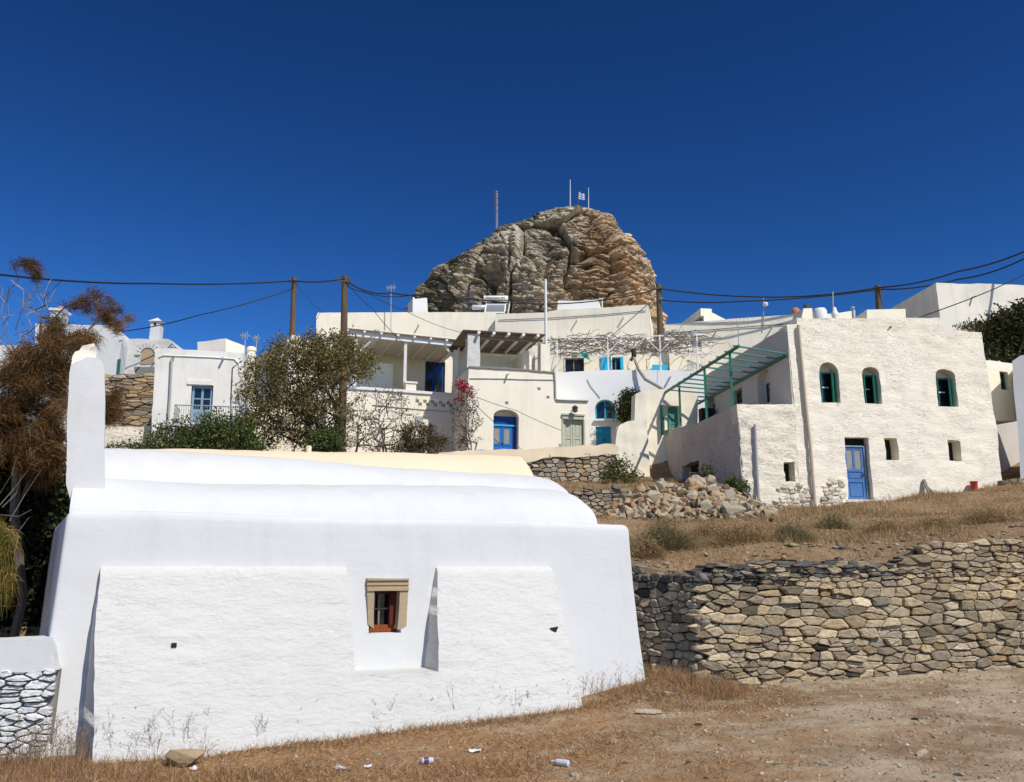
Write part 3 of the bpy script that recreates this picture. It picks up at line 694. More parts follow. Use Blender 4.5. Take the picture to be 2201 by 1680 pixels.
def panel_door(par, fr, rc, d, fmat, leaves=2, glass=0, name='door', handle=True, gmat=None, rows=2):
    a0, z0, a1, z1 = rc; mb = MB(); gl = []; W_ = (a1-a0)/leaves
    for k in range(leaves):
        b0 = a0+k*W_+.008; b1 = a0+(k+1)*W_-.008; st = .09
        mb.box(fr, b0, b0+st, z0, z1, d-.05, d); mb.box(fr, b1-st, b1, z0, z1, d-.05, d)
        zz = [z0, z0+(z1-z0)*.45, z1] if rows == 2 else [z0, z0+(z1-z0)*.36, z0+(z1-z0)*.56, z1]
        for q in range(len(zz)): 
            lo = zz[q]-(0 if q == 0 else (st if q == len(zz)-1 else st/2)); mb.box(fr, b0+st, b1-st, lo, lo+st, d-.05, d)
        for q in range(len(zz)-1):
            lo = zz[q]+(st if q == 0 else st/2); hi = zz[q+1]-(st if q == len(zz)-2 else st/2)
            if glass and q == len(zz)-2: 
                gl.append((b0+st, b1-st, lo, hi)); 
                if glass == 2: mb.box(fr, (b0+b1)/2-.04, (b0+b1)/2+.04, lo, hi, d-.05, d)
            else:
                mb.box(fr, b0+st, b1-st, lo, hi, d-.025, d); mb.box(fr, b0+st+.05, b1-st-.05, lo+.05, hi-.05, d-.04, d-.025)
    o = mb.build(name, fmat, par)
    for g in gl: m2 = MB(); m2.box(fr, g[0], g[1], g[2], g[3], d-.03, d-.02); m2.build('pane', gmat or M['curtain'], o)
    if handle:
        m2 = MB(); x = a1-.05 if leaves == 1 else (a0+a1)/2+.05; z = z0+(z1-z0)*.48
        m2.box(fr, x-.02, x+.02, z-.07, z+.07, d-.062, d-.05); m2.box(fr, x-.09, x+.02, z, z+.02, d-.10, d-.08); m2.build('handle', M['iron'], o)
    return o
def arch(a0, z0, a1, z1, rise, n=9):
    """rectangle with an arched head (rise = height of the curve)"""
    c = (a0+a1)/2; r = (a1-a0)/2
    return [(a0, z0), (a1, z0)]+[(c+r*math.cos(math.pi*k/n), z1-rise+rise*math.sin(math.pi*k/n)) for k in range(n+1)]
def rectp(r): return [(r[0], r[1]), (r[2], r[1]), (r[2], r[3]), (r[0], r[3])]
def pipe(par, pts, r, m, name='drainpipe', n=8):
    mb = MB(); mb.tube(pts, r, n); return mb.build(name, m, par, smooth=60)
# ------------------------------------------------------------------ big rough house on the right
RF = level((1692, 698), 28, (2112, 714)); RF = Frame(P(1692, 698, 28), RF.e)
RU = RF.uv
rs0 = RU(1692, 698)[0]; lowL = RU(1586, 868)[0]; rsR = RU(2112, 714)
RN = RF.n
rh = thing('village_house', 'large rough cream house with three arched green-shuttered windows and a worn blue door', 'house', RF.W(3.5, 4, 4))
arcs = []
for (x0, y0, x1, y1) in [Z4(1650, 615)+Z4(1818, 966), Z4(2030, 655)+Z4(2180, 975), Z5(748, 638)+Z5(884, 898)]:
    r = RF.rect(x0, y0, x1, y1); arcs.append(r)
doorR = RF.rect(*(Z5(130, 1108)+Z5(300, 1562)))
lows = [RF.rect(*(Z5(393, 1112)+Z5(484, 1264))), RF.rect(*(Z5(828, 1130)+Z5(916, 1268)))]
lowop = RF.rect(1686, 993, 1712, 1034)
holes = [(arch(r[0], r[1], r[2], r[3], (r[2]-r[0])*(.5 if i == 0 else .33)), .42, .015) for i, r in enumerate(arcs)]
holes += [(rectp(doorR), .38, .02)]+[(rectp(r), .5, .03) for r in lows]
out = RF.uvs([(1708, 868), (1700, 780), (1692, 698), (1700, 697), (1713, 696)])+RF.uvs([(1713, 684), (1900, 683), (2019, 682), (2025, 696), (2025, 710), (2109, 713), (2117, 762), (2139, 901), (2154, 1028), (2158, 1090)])
zb = 3.0
out += [(RU(2158, 1090)[0], zb), (RU(1640, 1120)[0], zb), ]
low = RF.uvs([(1583.5, 867), (1640, 868.5), (1708, 868)])
# upper house + lower terrace block are one facade
sj = RU(1709, 900)[0]; out = [(sj, zb), (sj, RU(1708, 868)[1])]+out[1:-1]
lowblk = [(RU(1600, 1100)[0], zb)]+RF.uvs([(1598, 1040), (1591, 950), (1584, 868), (1640, 868.5)])+[(sj-.004, RU(1708, 868)[1]), (sj-.004, zb)]
mb = MB(); mb.block(RF, out, .6, holes=holes, step=.14, amp=.03, wob=.02, nscale=(1.4, 4.2), wstep=.14)
mb.build('wall', M['house_rough'], rh, smooth=45)
lo2 = (lowop[0], lowop[1], min(lowop[2], sj-.12), lowop[3]); lowop = lo2
mb = MB(); mb.block(RF, lowblk, .6, holes=[(rectp(lowop), .55, .035)], step=.12, amp=.045, wob=.03, nscale=(1.6, 4.5), wstep=.12); mb.build('wall', M['house_cracked'], rh, smooth=45)
LIME = [(.78, .71, .58), (.70, .62, .49), (.82, .75, .62), (.56, .47, .35)]
for pl, sd_ in (([(1668, 1085), (1672, 1050), (1690, 1040), (1715, 1038), (1738, 1052), (1742, 1090)], 71), ([(1762, 1090), (1768, 1045), (1785, 1025), (1806, 1022), (1818, 1050), (1818, 1092)], 72)):
    mb = MB(); stones(mb, RF.off(-.012), RF.uvs(pl), (.07, .16), (.14, .34), .008, .03, lambda a, z, rr: pick(rr, LIME, .12), seed=sd_, back=.03); mb.build('exposed_stonework', M['stone_far'], rh, recalc=False)
# walls going back
DEEP = 8.0
RS = Frame(RF.W(rs0, 0, DEEP), -RN)       # left side wall, seen from the left: runs from far to near
SU = lambda x, y: RS.uv(x, y)
ztopR = RU(1692, 698)[1]
sh = [RS.rect(*(Z4(1140, 782)+Z4(1215, 976))), RS.rect(*(Z4(885, 850)+Z4(975, 990))), RS.rect(*(Z4(680, 955)+Z4(735, 1062)))]
rec = RS.rect(*(Z4(1105, 668)+Z4(1215, 976))); rec2 = RS.rect(*(Z4(660, 905)+Z4(735, 1062)))
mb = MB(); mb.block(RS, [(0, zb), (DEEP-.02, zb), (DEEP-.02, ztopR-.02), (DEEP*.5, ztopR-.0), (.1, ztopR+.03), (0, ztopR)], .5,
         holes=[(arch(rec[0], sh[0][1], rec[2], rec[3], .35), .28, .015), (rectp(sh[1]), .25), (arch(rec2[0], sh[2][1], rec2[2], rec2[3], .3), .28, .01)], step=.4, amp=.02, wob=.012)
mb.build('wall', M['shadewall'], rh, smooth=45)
mb = MB(); e0 = RU(2112, 714)[0]; mb.box(RF, e0-.4, e0+.05, zb, ztopR-1.0, .6, DEEP); mb.box(RF, rs0+.5, e0-.4, zb, ztopR-.7, DEEP-.4, DEEP); mb.box(RF, rs0+.5, e0-.4, ztopR-1.1, ztopR-.9, .6, DEEP-.4); mb.build('wall', M['offwhite'], rh)
mb = MB(); mb.box(RS, .0, DEEP-.4, ztopR-.95, ztopR-.90, -.03, .02); mb.build('string_course', M['shadewall'], rh)
for r, fm_, ny in ((sh[0], 'blue_deep', 2), (sh[1], 'green_paint', 2), (sh[2], 'grey_blue', 2)):
    gwindow(rh, RS, (r[0]+.01, r[1], r[2]-.01, r[3]), .24, M[fm_], 2, ny)
# arched windows with green shutters folded into the reveal
for i, r in enumerate(arcs):
    a0, z0, a1, z1 = r; top = z1-(a1-a0)*(.42 if i == 0 else .36)
    mb = MB(); w_ = .05
    mb.box(RF, a0+.01, a0+.06, z0+.02, top, .28, .34); mb.box(RF, a1-.06, a1-.01, z0+.02, top, .28, .34); mb.box(RF, a0+.06, a1-.06, top-.06, top, .28, .34); mb.box(RF, a0+.06, a1-.06, z0+.02, z0+.07, .28, .34)
    wn = mb.build('window', M['green_paint'], rh)
    m2 = MB(); m2.box(RF, a0+.0, a1-.0, z0+.02, top, .345, .37); m2.build('pane', M['glass'], wn)
    m2 = MB(); xx = a0+.13
    m2.box(RF, a0+.06, xx, z0+.07, top-.06, .24, .275); m2.box(RF, xx, a1-.22, z0+.07+(top-z0)*.45, z0+.11+(top-z0)*.45, .31, .33); m2.build('casement', M['white_paint'], wn)
    for s_ in (0, 1):
        m2 = MB(); hx_ = a0+.012 if s_ == 0 else a1-.012; g = 1 if s_ == 0 else -1
        p0 = [(hx_, .25), (hx_+g*(.07 if s_ == 0 else .2), .02 if s_ == 0 else .06)]
        t = .035; n_ = Vector((p0[1][1]-p0[0][1], -(p0[1][0]-p0[0][0]))).normalized()*t
        vs = [RF.W(p[0]+o_.x, z, p[1]+o_.y) for z in (z0+.04, top-.02) for o_ in (Vector((0, 0)), n_) for p in p0]
        m2.add(vs, [(0, 1, 3, 2), (4, 6, 7, 5), (0, 4, 5, 1), (2, 3, 7, 6), (0, 2, 6, 4), (1, 5, 7, 3)])
        for f in (.12, .48, .84):
            zc = z0+(top-z0)*f; vs = [RF.W(p[0]+o_.x, z, p[1]+o_.y) for z in (zc, zc+.05) for o_ in (n_*-.25, n_*1.25) for p in ((p0[0][0]*.9+p0[1][0]*.1, p0[0][1]*.9+p0[1][1]*.1), (p0[0][0]*.1+p0[1][0]*.9, p0[0][1]*.1+p0[1][1]*.9))]
            m2.add(vs, [(0, 1, 3, 2), (4, 6, 7, 5), (0, 4, 5, 1), (2, 3, 7, 6), (0, 2, 6, 4), (1, 5, 7, 3)])
        m2.build('shutter', M['green_paint'], wn)
a0, z0, a1, z1 = doorR
panel_door(rh, RF, (a0+.05, z0+.12, a1-.12, z1-.30), .26, M['blue_worn'], 1, 2, rows=3)
mb = MB(); mb.box(RF, a0+.01, a0+.05, z0+.1, z1-.28, .17, .3); mb.box(RF, a1-.12, a1-.075, z0+.1, z1-.28, .17, .3); mb.box(RF, a0+.05, a1-.12, z1-.30, z1-.255, .17, .3); mb.build('door_frame', M['grey_blue'], rh)
mb = MB(); mb.box(RF, a0+.0, a1-.0, z1-.255, z1-.0, .32, .37); mb.build('dark_head_panel', M['dark'], rh)  # near-black panel filling the recess above the door
mb = MB(); mb.block(RF, [(a0-.15, z0+.02), (a1+.2, z0+.0), (a1+.2, z0+.1), (a0-.1, z0+.115)], .5, d0=-.15, step=.2, wob=.02); mb.build('doorstep', M['house_rough'], rh)
for r in lows+[lowop]:
    mb = MB(); mb.box(RF, r[0]+.01, r[2]-.01, r[1]+.02, r[3]-.01, .44, .48); mb.build('dark_opening_board', M['dark'], rh)  # near-black boards in place of the unlit depth of each opening
pipe(rh, [RF.W(*RU(1713, 700), -.10), RF.W(*RU(1728, 860), -.10), RF.W(*RU(1739, 960), -.10), RF.W(*RU(1749, 1094), -.12)], .055, M['pipe_cream'])
pipe(rh, [RF.W(*RU(1620, 913), -.09), RF.W(*RU(1624, 1000), -.09), RF.W(*RU(1628, 1087), -.12)], .05, M['grey_metal'])
# terrace block: side wall with parapet sloping with the pergola
TS = Frame(RF.W(lowL, 0, DEEP), -RN); tu = TS.uv
zt0 = RU(1584, 868)[1]
dk1 = TS.rect(*(Z4(450, 1492)+Z4(595, 1650))); dk2 = TS.rect(*(Z4(262, 1575)+Z4(345, 1670)))
mb = MB(); mb.block(TS, [(-.1, zb), (DEEP-.02, zb), (DEEP-.02, zt0-.03), (DEEP*.5, zt0+.03), (-.1, tu(1387, 945)[1])], .45, holes=[(rectp((dk1[0], 4.0, dk1[2], dk1[3])), .4, .05), (rectp((dk2[0], 4.0, dk2[2], dk2[3])), .4, .04)], step=.16, amp=.035, wob=.03)
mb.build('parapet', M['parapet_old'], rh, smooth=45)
for r in (dk1, dk2): mb = MB(); mb.box(TS, r[0]-.02, r[2]+.02, 4, r[3]+.02, .36, .41); mb.build('dark_opening_board', M['dark'], rh)  # dark boards again stand for the unlit depth
mb = MB(); mb.box(RF, lowL+.45, rs0-.02, zt0-1.15, zt0-1.0, .6, DEEP); mb.build('terrace_floor', M['offwhite'], rh)
# back of the terrace: sunlit wall with a green door
BK = RF.off(DEEP-.2); gd = BK.rect(*(Z4(262, 992)+Z4(428, 1250)))
mb = MB(); mb.block(BK, BK.uvs([(1362, 1060), (1366, 930), (1373, 905), (1371, 862), (1378, 842), (1395, 838), (1440, 835), (1500, 832), (1500, 1060)]), .7, holes=[(rectp(gd), .3)], step=.25, amp=.03, wob=.02)
mb.build('wall', M['offwhite'], rh, smooth=45)
panel_door(rh, BK, (gd[0]+.42, gd[1]+.02, gd[2]-.02, gd[3]-.02), .27, M['green_faded'], 1, 1, handle=False, gmat=M['green_faded'])
mb = MB(); mb.box(BK, gd[0]+.01, gd[0]+.07, gd[1], gd[3]-.01, -.3, .25); mb.build('shutter', M['green_paint'], rh)
mb = MB(); c = BK.uv(*Z4(590, 1090)); mb.box(RF.off(DEEP-.6), c[0]-.2, c[0]+.35, c[1]-.35, c[1]+.2, -.6, -.2)
mb.build('meter_box', M['dark'], rh)
# steps of the lower garden beside it
mb = MB(); mb.block(BK.off(-.5), BK.uvs([(1325, 1060), (1322, 948), (1326, 925), (1334, 912), (1350, 905), (1364, 904), (1366, 846), (1386, 840), (1390, 903), (1400, 1060)], -.5), .6, step=.2, amp=.04, wob=.025)
mb.build('garden_wall', M['offwhite'], rh, smooth=45)
# ------------------------------------------------------------------ green pergola on that terrace
perg = thing('pergola', 'green metal pergola of bare slats over the terrace of the rough cream house', 'pergola', RF.W(lowL+1, zt0, 4))
p_on = Vector(RF.W(*RU(1588, 763))); p_of = TS.W(*tu(1390, 854)); q_on = RF.W(rs0-.06, RU(1694, 762)[1], 0); q_of = RF.W(rs0-.06, RU(1694, 762)[1]+.0, (p_of-p_on).dot(RN)-.9)
p_on = p_on+RN*.05; p_of.z = p_on.z = (p_on.z+p_of.z)/2
mb = MB(); mb.beam(p_on-RN*.1, p_of, .07, .09); mb.build('beam', M['green_paint'], perg)
mb = MB(); mb.beam(q_on-RN*.0, q_of, .07, .09); mb.build('beam', M['green_paint'], perg)
plen = (p_of-p_on).dot(RN)
for px, y0, y1 in [(210, 890, 1250), (405, 800, 1160), (625, 700, 1080), (850, 595, 1000)]:
    best = min((abs(tu(*Z4(px, (y0+y1)/2))[0]-(DEEP-k*.05)), k*.05) for k in range(200)); dk = best[1]
    base = TS.W(DEEP-dk, zt0-.35, .12); top = Vector((p_on.x, p_on.y, p_on.z))+RN*dk; top.z -= .04
    mb = MB(); mb.beam(base, Vector((base.x, base.y, top.z)), .075); mb.build('post', M['green_paint'], perg)
ks = [0, .075, .15, .225, .30, .42, .495, .565, .635, .71, .79, .87, .95]
for k in ks:
    a = p_on+RN*(plen*k+.1)+Vector((0, 0, .06))-RF.e*.12; b = q_on+RN*(plen*k*.93+.1)+Vector((0, 0, .06))
    mb = MB(); mb.beam(a, b, .07, .045); mb.build('slat', M['green_faded'], perg)
# ------------------------------------------------------------------ roof clutter on the right
def lathe_thing(name, label, cat, c, prof, m, group=None, n=16):
    mb = MB(); mb.lathe(c, prof, n); return mb.build(name, m, None, smooth=50, label=label, cat=cat, group=group)
RB = RF.off(1.6); zr = ztopR-.3
def roofpt(zx, zy, d): return RF.off(d).W(*RF.off(d).uv(*Z4(zx, zy)))
ch = thing('chimney', 'square white chimney with a dark cap on the rough cream house', 'chimney', roofpt(1530, 240, 1.2))
f = RF.off(1.0); mb = MB(); mb.block(f, f.uvs([Z4(1475, 300), Z4(1485, 235), Z4(1510, 145), Z4(1585, 145), Z4(1588, 240), Z4(1590, 300)]), .8, step=.3, wob=.015); mb.build('stack', M['offwhite'], ch)
c = roofpt(1535, 146, 1.4); mb = MB(); mb.lathe(c, [(.09, -.02), (.11, .04), (.11, .13), (.06, .15)], 12); mb.build('cap', M['iron'], ch, smooth=40)
c = roofpt(1440, 195, 3.5); lathe_thing('clay_pot', 'upturned orange clay pot at the edge of a flat roof', 'pot', (c.x, c.y, c.z), [(.15, 0), (.165, .06), (.155, .17), (.1, .24), (.05, .26)], M['terracotta'])
c = roofpt(1655, 225, 2.5); lathe_thing('water_tank', 'domed white water tank on the roof of the rough cream house', 'water tank', (c.x, c.y, c.z-.1), [(.25, 0), (.25, .34), (.2, .44), (.06, .48)], M['white_paint'])
c = roofpt(1785, 245, .8); lathe_thing('chimney_pot', 'bulbous white chimney pot on the roof edge with a mast behind it', 'chimney', (c.x, c.y, c.z-.1), [(.075, 0), (.07, .15), (.12, .25), (.125, .34), (.075, .45), (.06, .54), (.03, .57)], M['white_paint'])
c = roofpt(1945, 235, 1.0); t = lathe_thing('stove_pipe', 'thin stove pipe with a cowl on the roof edge', 'chimney', (c.x, c.y, c.z-.1), [(.05, 0), (.05, .42), (.065, .43), (.065, .46), (.03, .47), (.03, .49), (.08, .50), (.07, .53), (.02, .56)], M['grey_metal'])
f = RF.off(5); mb = MB(); mb.block(f, f.uvs([Z4(1590, 310), Z4(1590, 195), Z4(1760, 190), Z4(1960, 162), Z4(1960, 310)]), 2, step=1)
mb.build('roof_wall', M['offwhite'], None, label='long plain white parapet behind the roof clutter of the rough house', cat='wall')
f = Frame(P(*Z4(2063, 230), 33.5), Vector((1, .04, 0))); mb = MB(); mb.block(f, f.uvs([Z4(2063, 330), Z4(2063, 155), Z4(2240, 152), Z4(2400, 150), Z4(2400, 330)]), 3, step=1)
mb.build('roof_room', M['offwhite'], None, label='small flat white roof room between the stove pipe and the tall stained building', cat='building')
# tall stained building on the far right
TF = level((2012, 607), 37.5, (2201, 613)); TF = Frame(P(2012, 607, 37.5), TF.e)
tall = thing('tall_house', 'tall blank cream building with grey stains, upper right against the sky', 'house', TF.W(3, 8, 3))
mb = MB(); mb.block(TF, TF.uvs([(2030, 760), (2012, 607), (2060, 610), (2130, 609), (2201, 613), (2330, 616), (2330, 800), (2030, 800)]), 7.5, step=.5, amp=.03, wob=.02); mb.build('wall', M['tall_plaster'], tall, smooth=45)
# small bridging room and passage right of the rough house
AF = two((2126, 774), 29.6, (2178, 781), 30.0); aw = AF.rect(*(Z5(1186, 656)+Z5(1243, 780)))
ann = thing('annex', 'small cream upper room with one narrow window bridging a dark passage at the right edge', 'house', AF.W(.5, 5, 1.5))
mb = MB(); mb.block(AF, AF.uvs([(2100, 904), (2100, 774), Z5(1112, 580), Z5(1200, 588), Z5(1277, 600), Z5(1315, 995)]), 6, holes=[(rectp(aw), .3)], step=.3, amp=.015); mb.build('wall', M['offwhite'], ann, smooth=45)
gwindow(ann, AF, aw, .2, M['green_paint'], 1, 1)
PF = AF.off(5.6); mb = MB(); mb.block(PF, PF.uvs([(2120, 1100), (2120, 880), (2240, 880), (2240, 1100)]), .5, step=.5, amp=.03); mb.build('passage_wall', M['shadewall'], ann, smooth=45)
SFR = Frame(P(2199, 1040, 31.2), P(2176, 780, 29)-P(2199, 1040, 31.2))
mb = MB(); f = Frame(P(2176, 900, 29.0), Vector((.85, -.527, 0))); mb.block(f, f.uvs([(2196, 1055), (2188, 930), (2180, 850), (2176, 778), (2196, 765), (2330, 760), (2330, 1055)]), 9, step=.5, amp=.02, d0=-.2)
mb.build('side_house', M['bluewhite'], None, label='pale wall of the last house cut off by the right edge, beside the passage', cat='house', smooth=45)
GF = two((2150, 1085), 28.6, (2230, 1080), 28.9)
far_wall('entrance_wall', 'short stub of grey stone wall in front of the dark passage at the right edge', GF, GF.uvs([(2158, 1100), (2158, 1030), (2190, 1026), (2260, 1030), (2260, 1100)]), 31, GREY, rh=(.08, .16), rw=(.15, .35))
# ------------------------------------------------------------------ house with the arched blue door
HA = level((1009, 789), 37, (1191, 800)); HA = Frame(P(1009, 789, 37), HA.e); hu = HA.uv
ha = thing('village_house', 'cream house with an arched bright blue door and a slatted roof shelter on top', 'house', HA.W(3.5, 7.5, 3))
ad = HA.rect(1060.5, 879.5, 1114.7, 985); sd_ = HA.rect(*(Z3(1060, 895)+Z3(1250, 1200)))
mb = MB(); mb.block(HA, HA.uvs([(1003, 1010), (1005, 880), (1008, 789), (1060, 792), (1120, 795), (1191, 800), (1193, 858), (1230, 860), (1264, 861), (1268, 1010)]), 4, holes=[(arch(*ad, .33), .5, .01), (rectp(sd_), .22)], step=.35, amp=.012, wob=.012)
mb.build('wall', M['offwhite'], ha, smooth=45)
a0, z0, a1, z1 = ad; tz = hu(*Z3(500, 935))[1]
panel_door(ha, HA, (a0+.02, z0, a1-.22, tz-.05), .40, M['blue_paint'], 2, 1, gmat=M['curtain'])
mb = MB(); mb.box(HA, a0, a1-.05, tz-.05, tz+.02, .3, .45); mb.build('transom', M['sky_paint'], ha)
mb = MB(); mb.box(HA, a0, a1, tz+.02, z1-.25, .4, .47); mb.box(HA, a1-.22, a1-.005, z0, tz-.05, .36, .47); mb.build('door_frame', M['blue_deep'], ha)  # deep blue panels put the reveal's shade over the door head and right side
a0, z0, a1, z1 = sd_
panel_door(ha, HA, (a0+.03, z0, a1-.03, z1-.03), .16, M['sage'], 2, 0, rows=2, handle=False)
mb = MB(); r = HA.rect(*(Z3(1043, 845)+Z3(1255, 860))); mb.box(HA, r[0], r[2], r[1], r[3], -.12, .05); r = HA.rect(*(Z3(1050, 862)+Z3(1250, 893))); mb.box(HA, r[0], r[2], r[1], r[3], -.07, .05); mb.box(HA, a0-.07, a0, z0, r[1], -.03, .05); mb.box(HA, a1, a1+.07, z0, r[1], -.03, .05)
mb.build('door_surround', M['sage'], ha)
pipe(ha, [HA.W(*hu(*Z3(x, y)), -.06) for x, y in [(975, 462), (983, 560), (985, 690), (1000, 714), (1100, 718), (1290, 722)]], .04, M['grey_metal'], 'conduit')
pipe(ha, [HA.W(*hu(*Z3(x, y)), -.03) for x, y in [(190, 512), (500, 516), (780, 524), (975, 526)]], .018, M['grey_metal'], 'conduit')
mb = MB(); r = HA.rect(*(Z3(1022, 1120)+Z3(1045, 1160))); mb.box(HA, r[0], r[2], r[1], r[3], -.04, .05); mb.build('meter_box', M['grey_metal'], ha)
for zx, zy in [(835, 607), (535, 738), (918, 686)]:
    c = hu(*Z3(zx, zy)); mb = MB(); mb.box(HA, c[0]-.07, c[0]+.07, c[1]-.06, c[1]+.06, -.012, .02); mb.build('wall_vent', M['slate'], ha)
def wall_lamp(fr, px, py, label):
    s_, z = fr.uv(px, py); t = thing('wall_lamp', label, 'lamp', fr.W(s_, z, 0))
    mb = MB(); mb.tube([fr.W(s_, z-.02, .0), fr.W(s_, z+.1, -.12), fr.W(s_, z+.1, -.3)], .02, 6); mb.build('bracket', M['iron'], t)
    mb = MB(); c = fr.W(s_, z-.2, -.3); mb.lathe(c, [(.05, 0), (.11, .04), (.13, .22), (.15, .24), (.04, .33)], 10); mb.build('lantern', M['iron'], t, smooth=40)
wall_lamp(HA, *Z3(1150, 800), 'dark wall lamp on a bracket above the sage double door')
# parapet coping stones
mb = MB(); mb.block(HA, HA.uvs([(1006, 790), (1008, 787), (1060, 788.5), (1120, 793), (1192, 799.5), (1192, 802), (1120, 796), (1060, 792.5)]), .35, d0=-.06, step=.2, wob=.02, wstep=.15); mb.build('coping', M['slate'], ha)
# roof shelter
zf = hu(1100, 800)[1]-.5
shl = ha
f = HA.off(.35); mb = MB(); mb.block(f, f.uvs([Z3(165, 420), Z3(172, 95), Z3(285, 95), Z3(286, 420)]), .5, step=.15, amp=.03, wob=.02); mb.build('pillar', M['white_rough'], shl, smooth=45)
mb = MB(); mb.block(f, f.uvs([Z3(850, 450), Z3(850, 190), Z3(935, 195), Z3(938, 455)]), .4, step=.3, wob=.01); mb.build('pillar', M['offwhite'], shl)
mb = MB(); c0 = f.W(*f.uv(*Z3(838, 440)), .1); c1 = f.W(*f.uv(*Z3(838, 150)), .1); mb.beam(c0, c1, .1); mb.build('post', M['grey_wood'], shl)
bw = HA.off(3.4); mb = MB(); s0 = hu(*Z3(165, 300))[0]; s1 = hu(*Z3(900, 300))[0]; zt_ = f.uv(*Z3(185, 75))[1]
mb.box(HA, s0+.2, s1+.3, zf-1, zt_-.15, 3.4, 3.7); mb.box(HA, s1-.7, s1-.45, zf-1, zt_-.5, 1.2, 3.4); mb.box(HA, s0, s0+.2, zf-1, zt_-.2, 3.0, 3.4); mb.build('back_wall', M['offwhite'], shl)
rf = MB(); zr0 = f.uv(*Z3(185, 66))[1]; zr1 = f.uv(*Z3(895, 104))[1]; k = 0
ns = 26
for i in range(ns):
    d0 = -.15+i*(4.1/ns); rf.block(HA, [(s0-.15, zr0-.06), (s1+.05, zr1-.06), (s1+.05, zr1-.02), (s0-.15, zr0-.02)], 4.1/ns*.8, d0=d0+.35, step=2, wob=.012, wstep=.8, seed=i)
rf.build('roof', M['slats'], shl)
for i in range(5):
    t = (i+.8)/5.3; a = s0+(s1-s0)*t; z = zr0+(zr1-zr0)*t-.14; mb = MB(); mb.tube([HA.W(a, z, .05), HA.W(a, z-.02, 4.2)], .075, 7); mb.build('rafter', M['white_paint'], shl, smooth=50)
mb = MB(); mb.tube([HA.W(s0, zr0-.26, .55), HA.W(s1, zr1-.27, .55)], .08, 7); mb.build('cross_beam', M['grey_wood'], shl, smooth=50)
# ------------------------------------------------------------------ veranda house left of it
BF = level((780, 838), 38.6, (985, 852)); BF = Frame(P(780, 838, 38.6), BF.e); bu = BF.uv
vh = thing('veranda_house', 'white house with a roofed veranda on white posts behind the big shrub', 'house', BF.W(2.2, 7, 3))
zp = bu(890, 845)[1]; bl_ = bu(640, 838)[0]; br_ = bu(1012, 850)[0]
mb = MB(); sq = []
for i in range(9):
    for j in range(2):
        c = bu(*Z2(1565+i*62, 742+i*3.6+j*24)); sq.append((rectp((c[0]-.07+(.14*(j)), c[1]-.09, c[0]+.10+(.14*(j)), c[1]+.07)), .2, .003))
mb.block(BF, [(bl_, 5.5), (br_, 5.5), (br_, zp+.0), (bl_, zp+.0)], .35, holes=sq, step=.5, amp=.01); mb.build('parapet', M['offwhite'], vh, smooth=45)
mb = MB(); mb.block(BF, [(bl_, zp+.0), (br_-.3, zp+.0), (br_-.3, zp+.13), (bl_, zp+.13)], .5, d0=-.08, step=.5); mb.build('coping', M['white_paint'], vh)
mb = MB(); r = BF.rect(*(Z2(1478, 590)+Z2(1560, 680))); mb.box(BF, r[0], r[2], zp+.13, r[3]-.08, .0, .5); mb.box(BF, r[0]-.05, r[2]+.05, r[3]-.08, r[3], -.05, .55); mb.build('pier', M['offwhite'], vh)
D = 4.2
bm0 = bu(*Z2(990, 188)); bm1 = bu(*Z2(1950, 288)); ft = BF.W
rd = [BF.off(D).rect(*(Z2(1630, 428)+Z2(1790, 690))), BF.off(D).rect(*(Z2(1865, 425)+Z2(1960, 540)))]
mb = MB(); mb.block(BF.off(D), [(bl_-.5, 5.5), (br_+.6, 5.5), (br_+.6, bm1[1]+.2), (bl_-.5, bm0[1]+.1)], .4, holes=[(rectp((rd[0][0], zp-1.2, rd[0][2], rd[0][3])), .3), (rectp(rd[1]), .25)], step=.6, amp=.01); mb.build('wall', M['offwhite'], vh, smooth=45)
B3 = BF.off(D)
panel_door(vh, B3, (rd[0][0]+.02, zp-1.15, rd[0][2]-.02, rd[0][3]-.02), .22, M['blue_deep'], 2, 1, handle=False, gmat=M['glass'])
gwindow(vh, B3, rd[1], .2, M['grey_blue'], 2, 2)
mb = MB(); mb.box(BF, bl_, br_, zp-1.35, zp-1.2, .35, D); mb.build('terrace_floor', M['slate'], vh)
mb = MB(); mb.box(BF, bl_-.4, bl_+.0, 5.5, bm0[1]-.3, .4, D); mb.build('wall', M['offwhite'], vh)
mb = MB(); c0 = BF.off(1.8).uv(*Z2(1250, 520)); c1 = BF.off(1.8).uv(*Z2(1375, 520)); mb.box(BF.off(1.8), c0[0]-1.5, c1[0], zp-1, BF.off(1.8).uv(*Z2(1300, 445))[1], 0, .2); mb.build('screen_wall', M['offwhite'], vh)
roof = MB(); drop = .0
a0, a1 = bm0[0]-.1, bm1[0]+.1
vs = [ft(a0, bm0[1]+.10, -.25), ft(a1, bm1[1]+.10, -.25), ft(a1, bm1[1]+.10, D), ft(a0, bm0[1]+.10, D)]
roof.add(vs+[v+Vector((0, 0, .06)) for v in vs], [(0, 1, 2, 3), (7, 6, 5, 4), (0, 4, 5, 1), (1, 5, 6, 2), (2, 6, 7, 3), (3, 7, 4, 0)]); roof.build('roof', M['offwhite'], vh)
mb = MB(); mb.beam(ft(a0, bm0[1]-.1, 0), ft(a1, bm1[1]-.1, 0), .14, .2); mb.build('beam', M['white_paint'], vh)
for i in range(8):
    t = (i+.25)/7.6; a = a0+(a1-a0)*t; z = bm0[1]+(bm1[1]-bm0[1])*t
    mb = MB(); mb.beam(ft(a, z+.04, -.22), ft(a, z+.03, D-.01), .11, .12); mb.build('rafter', M['white_paint'], vh)
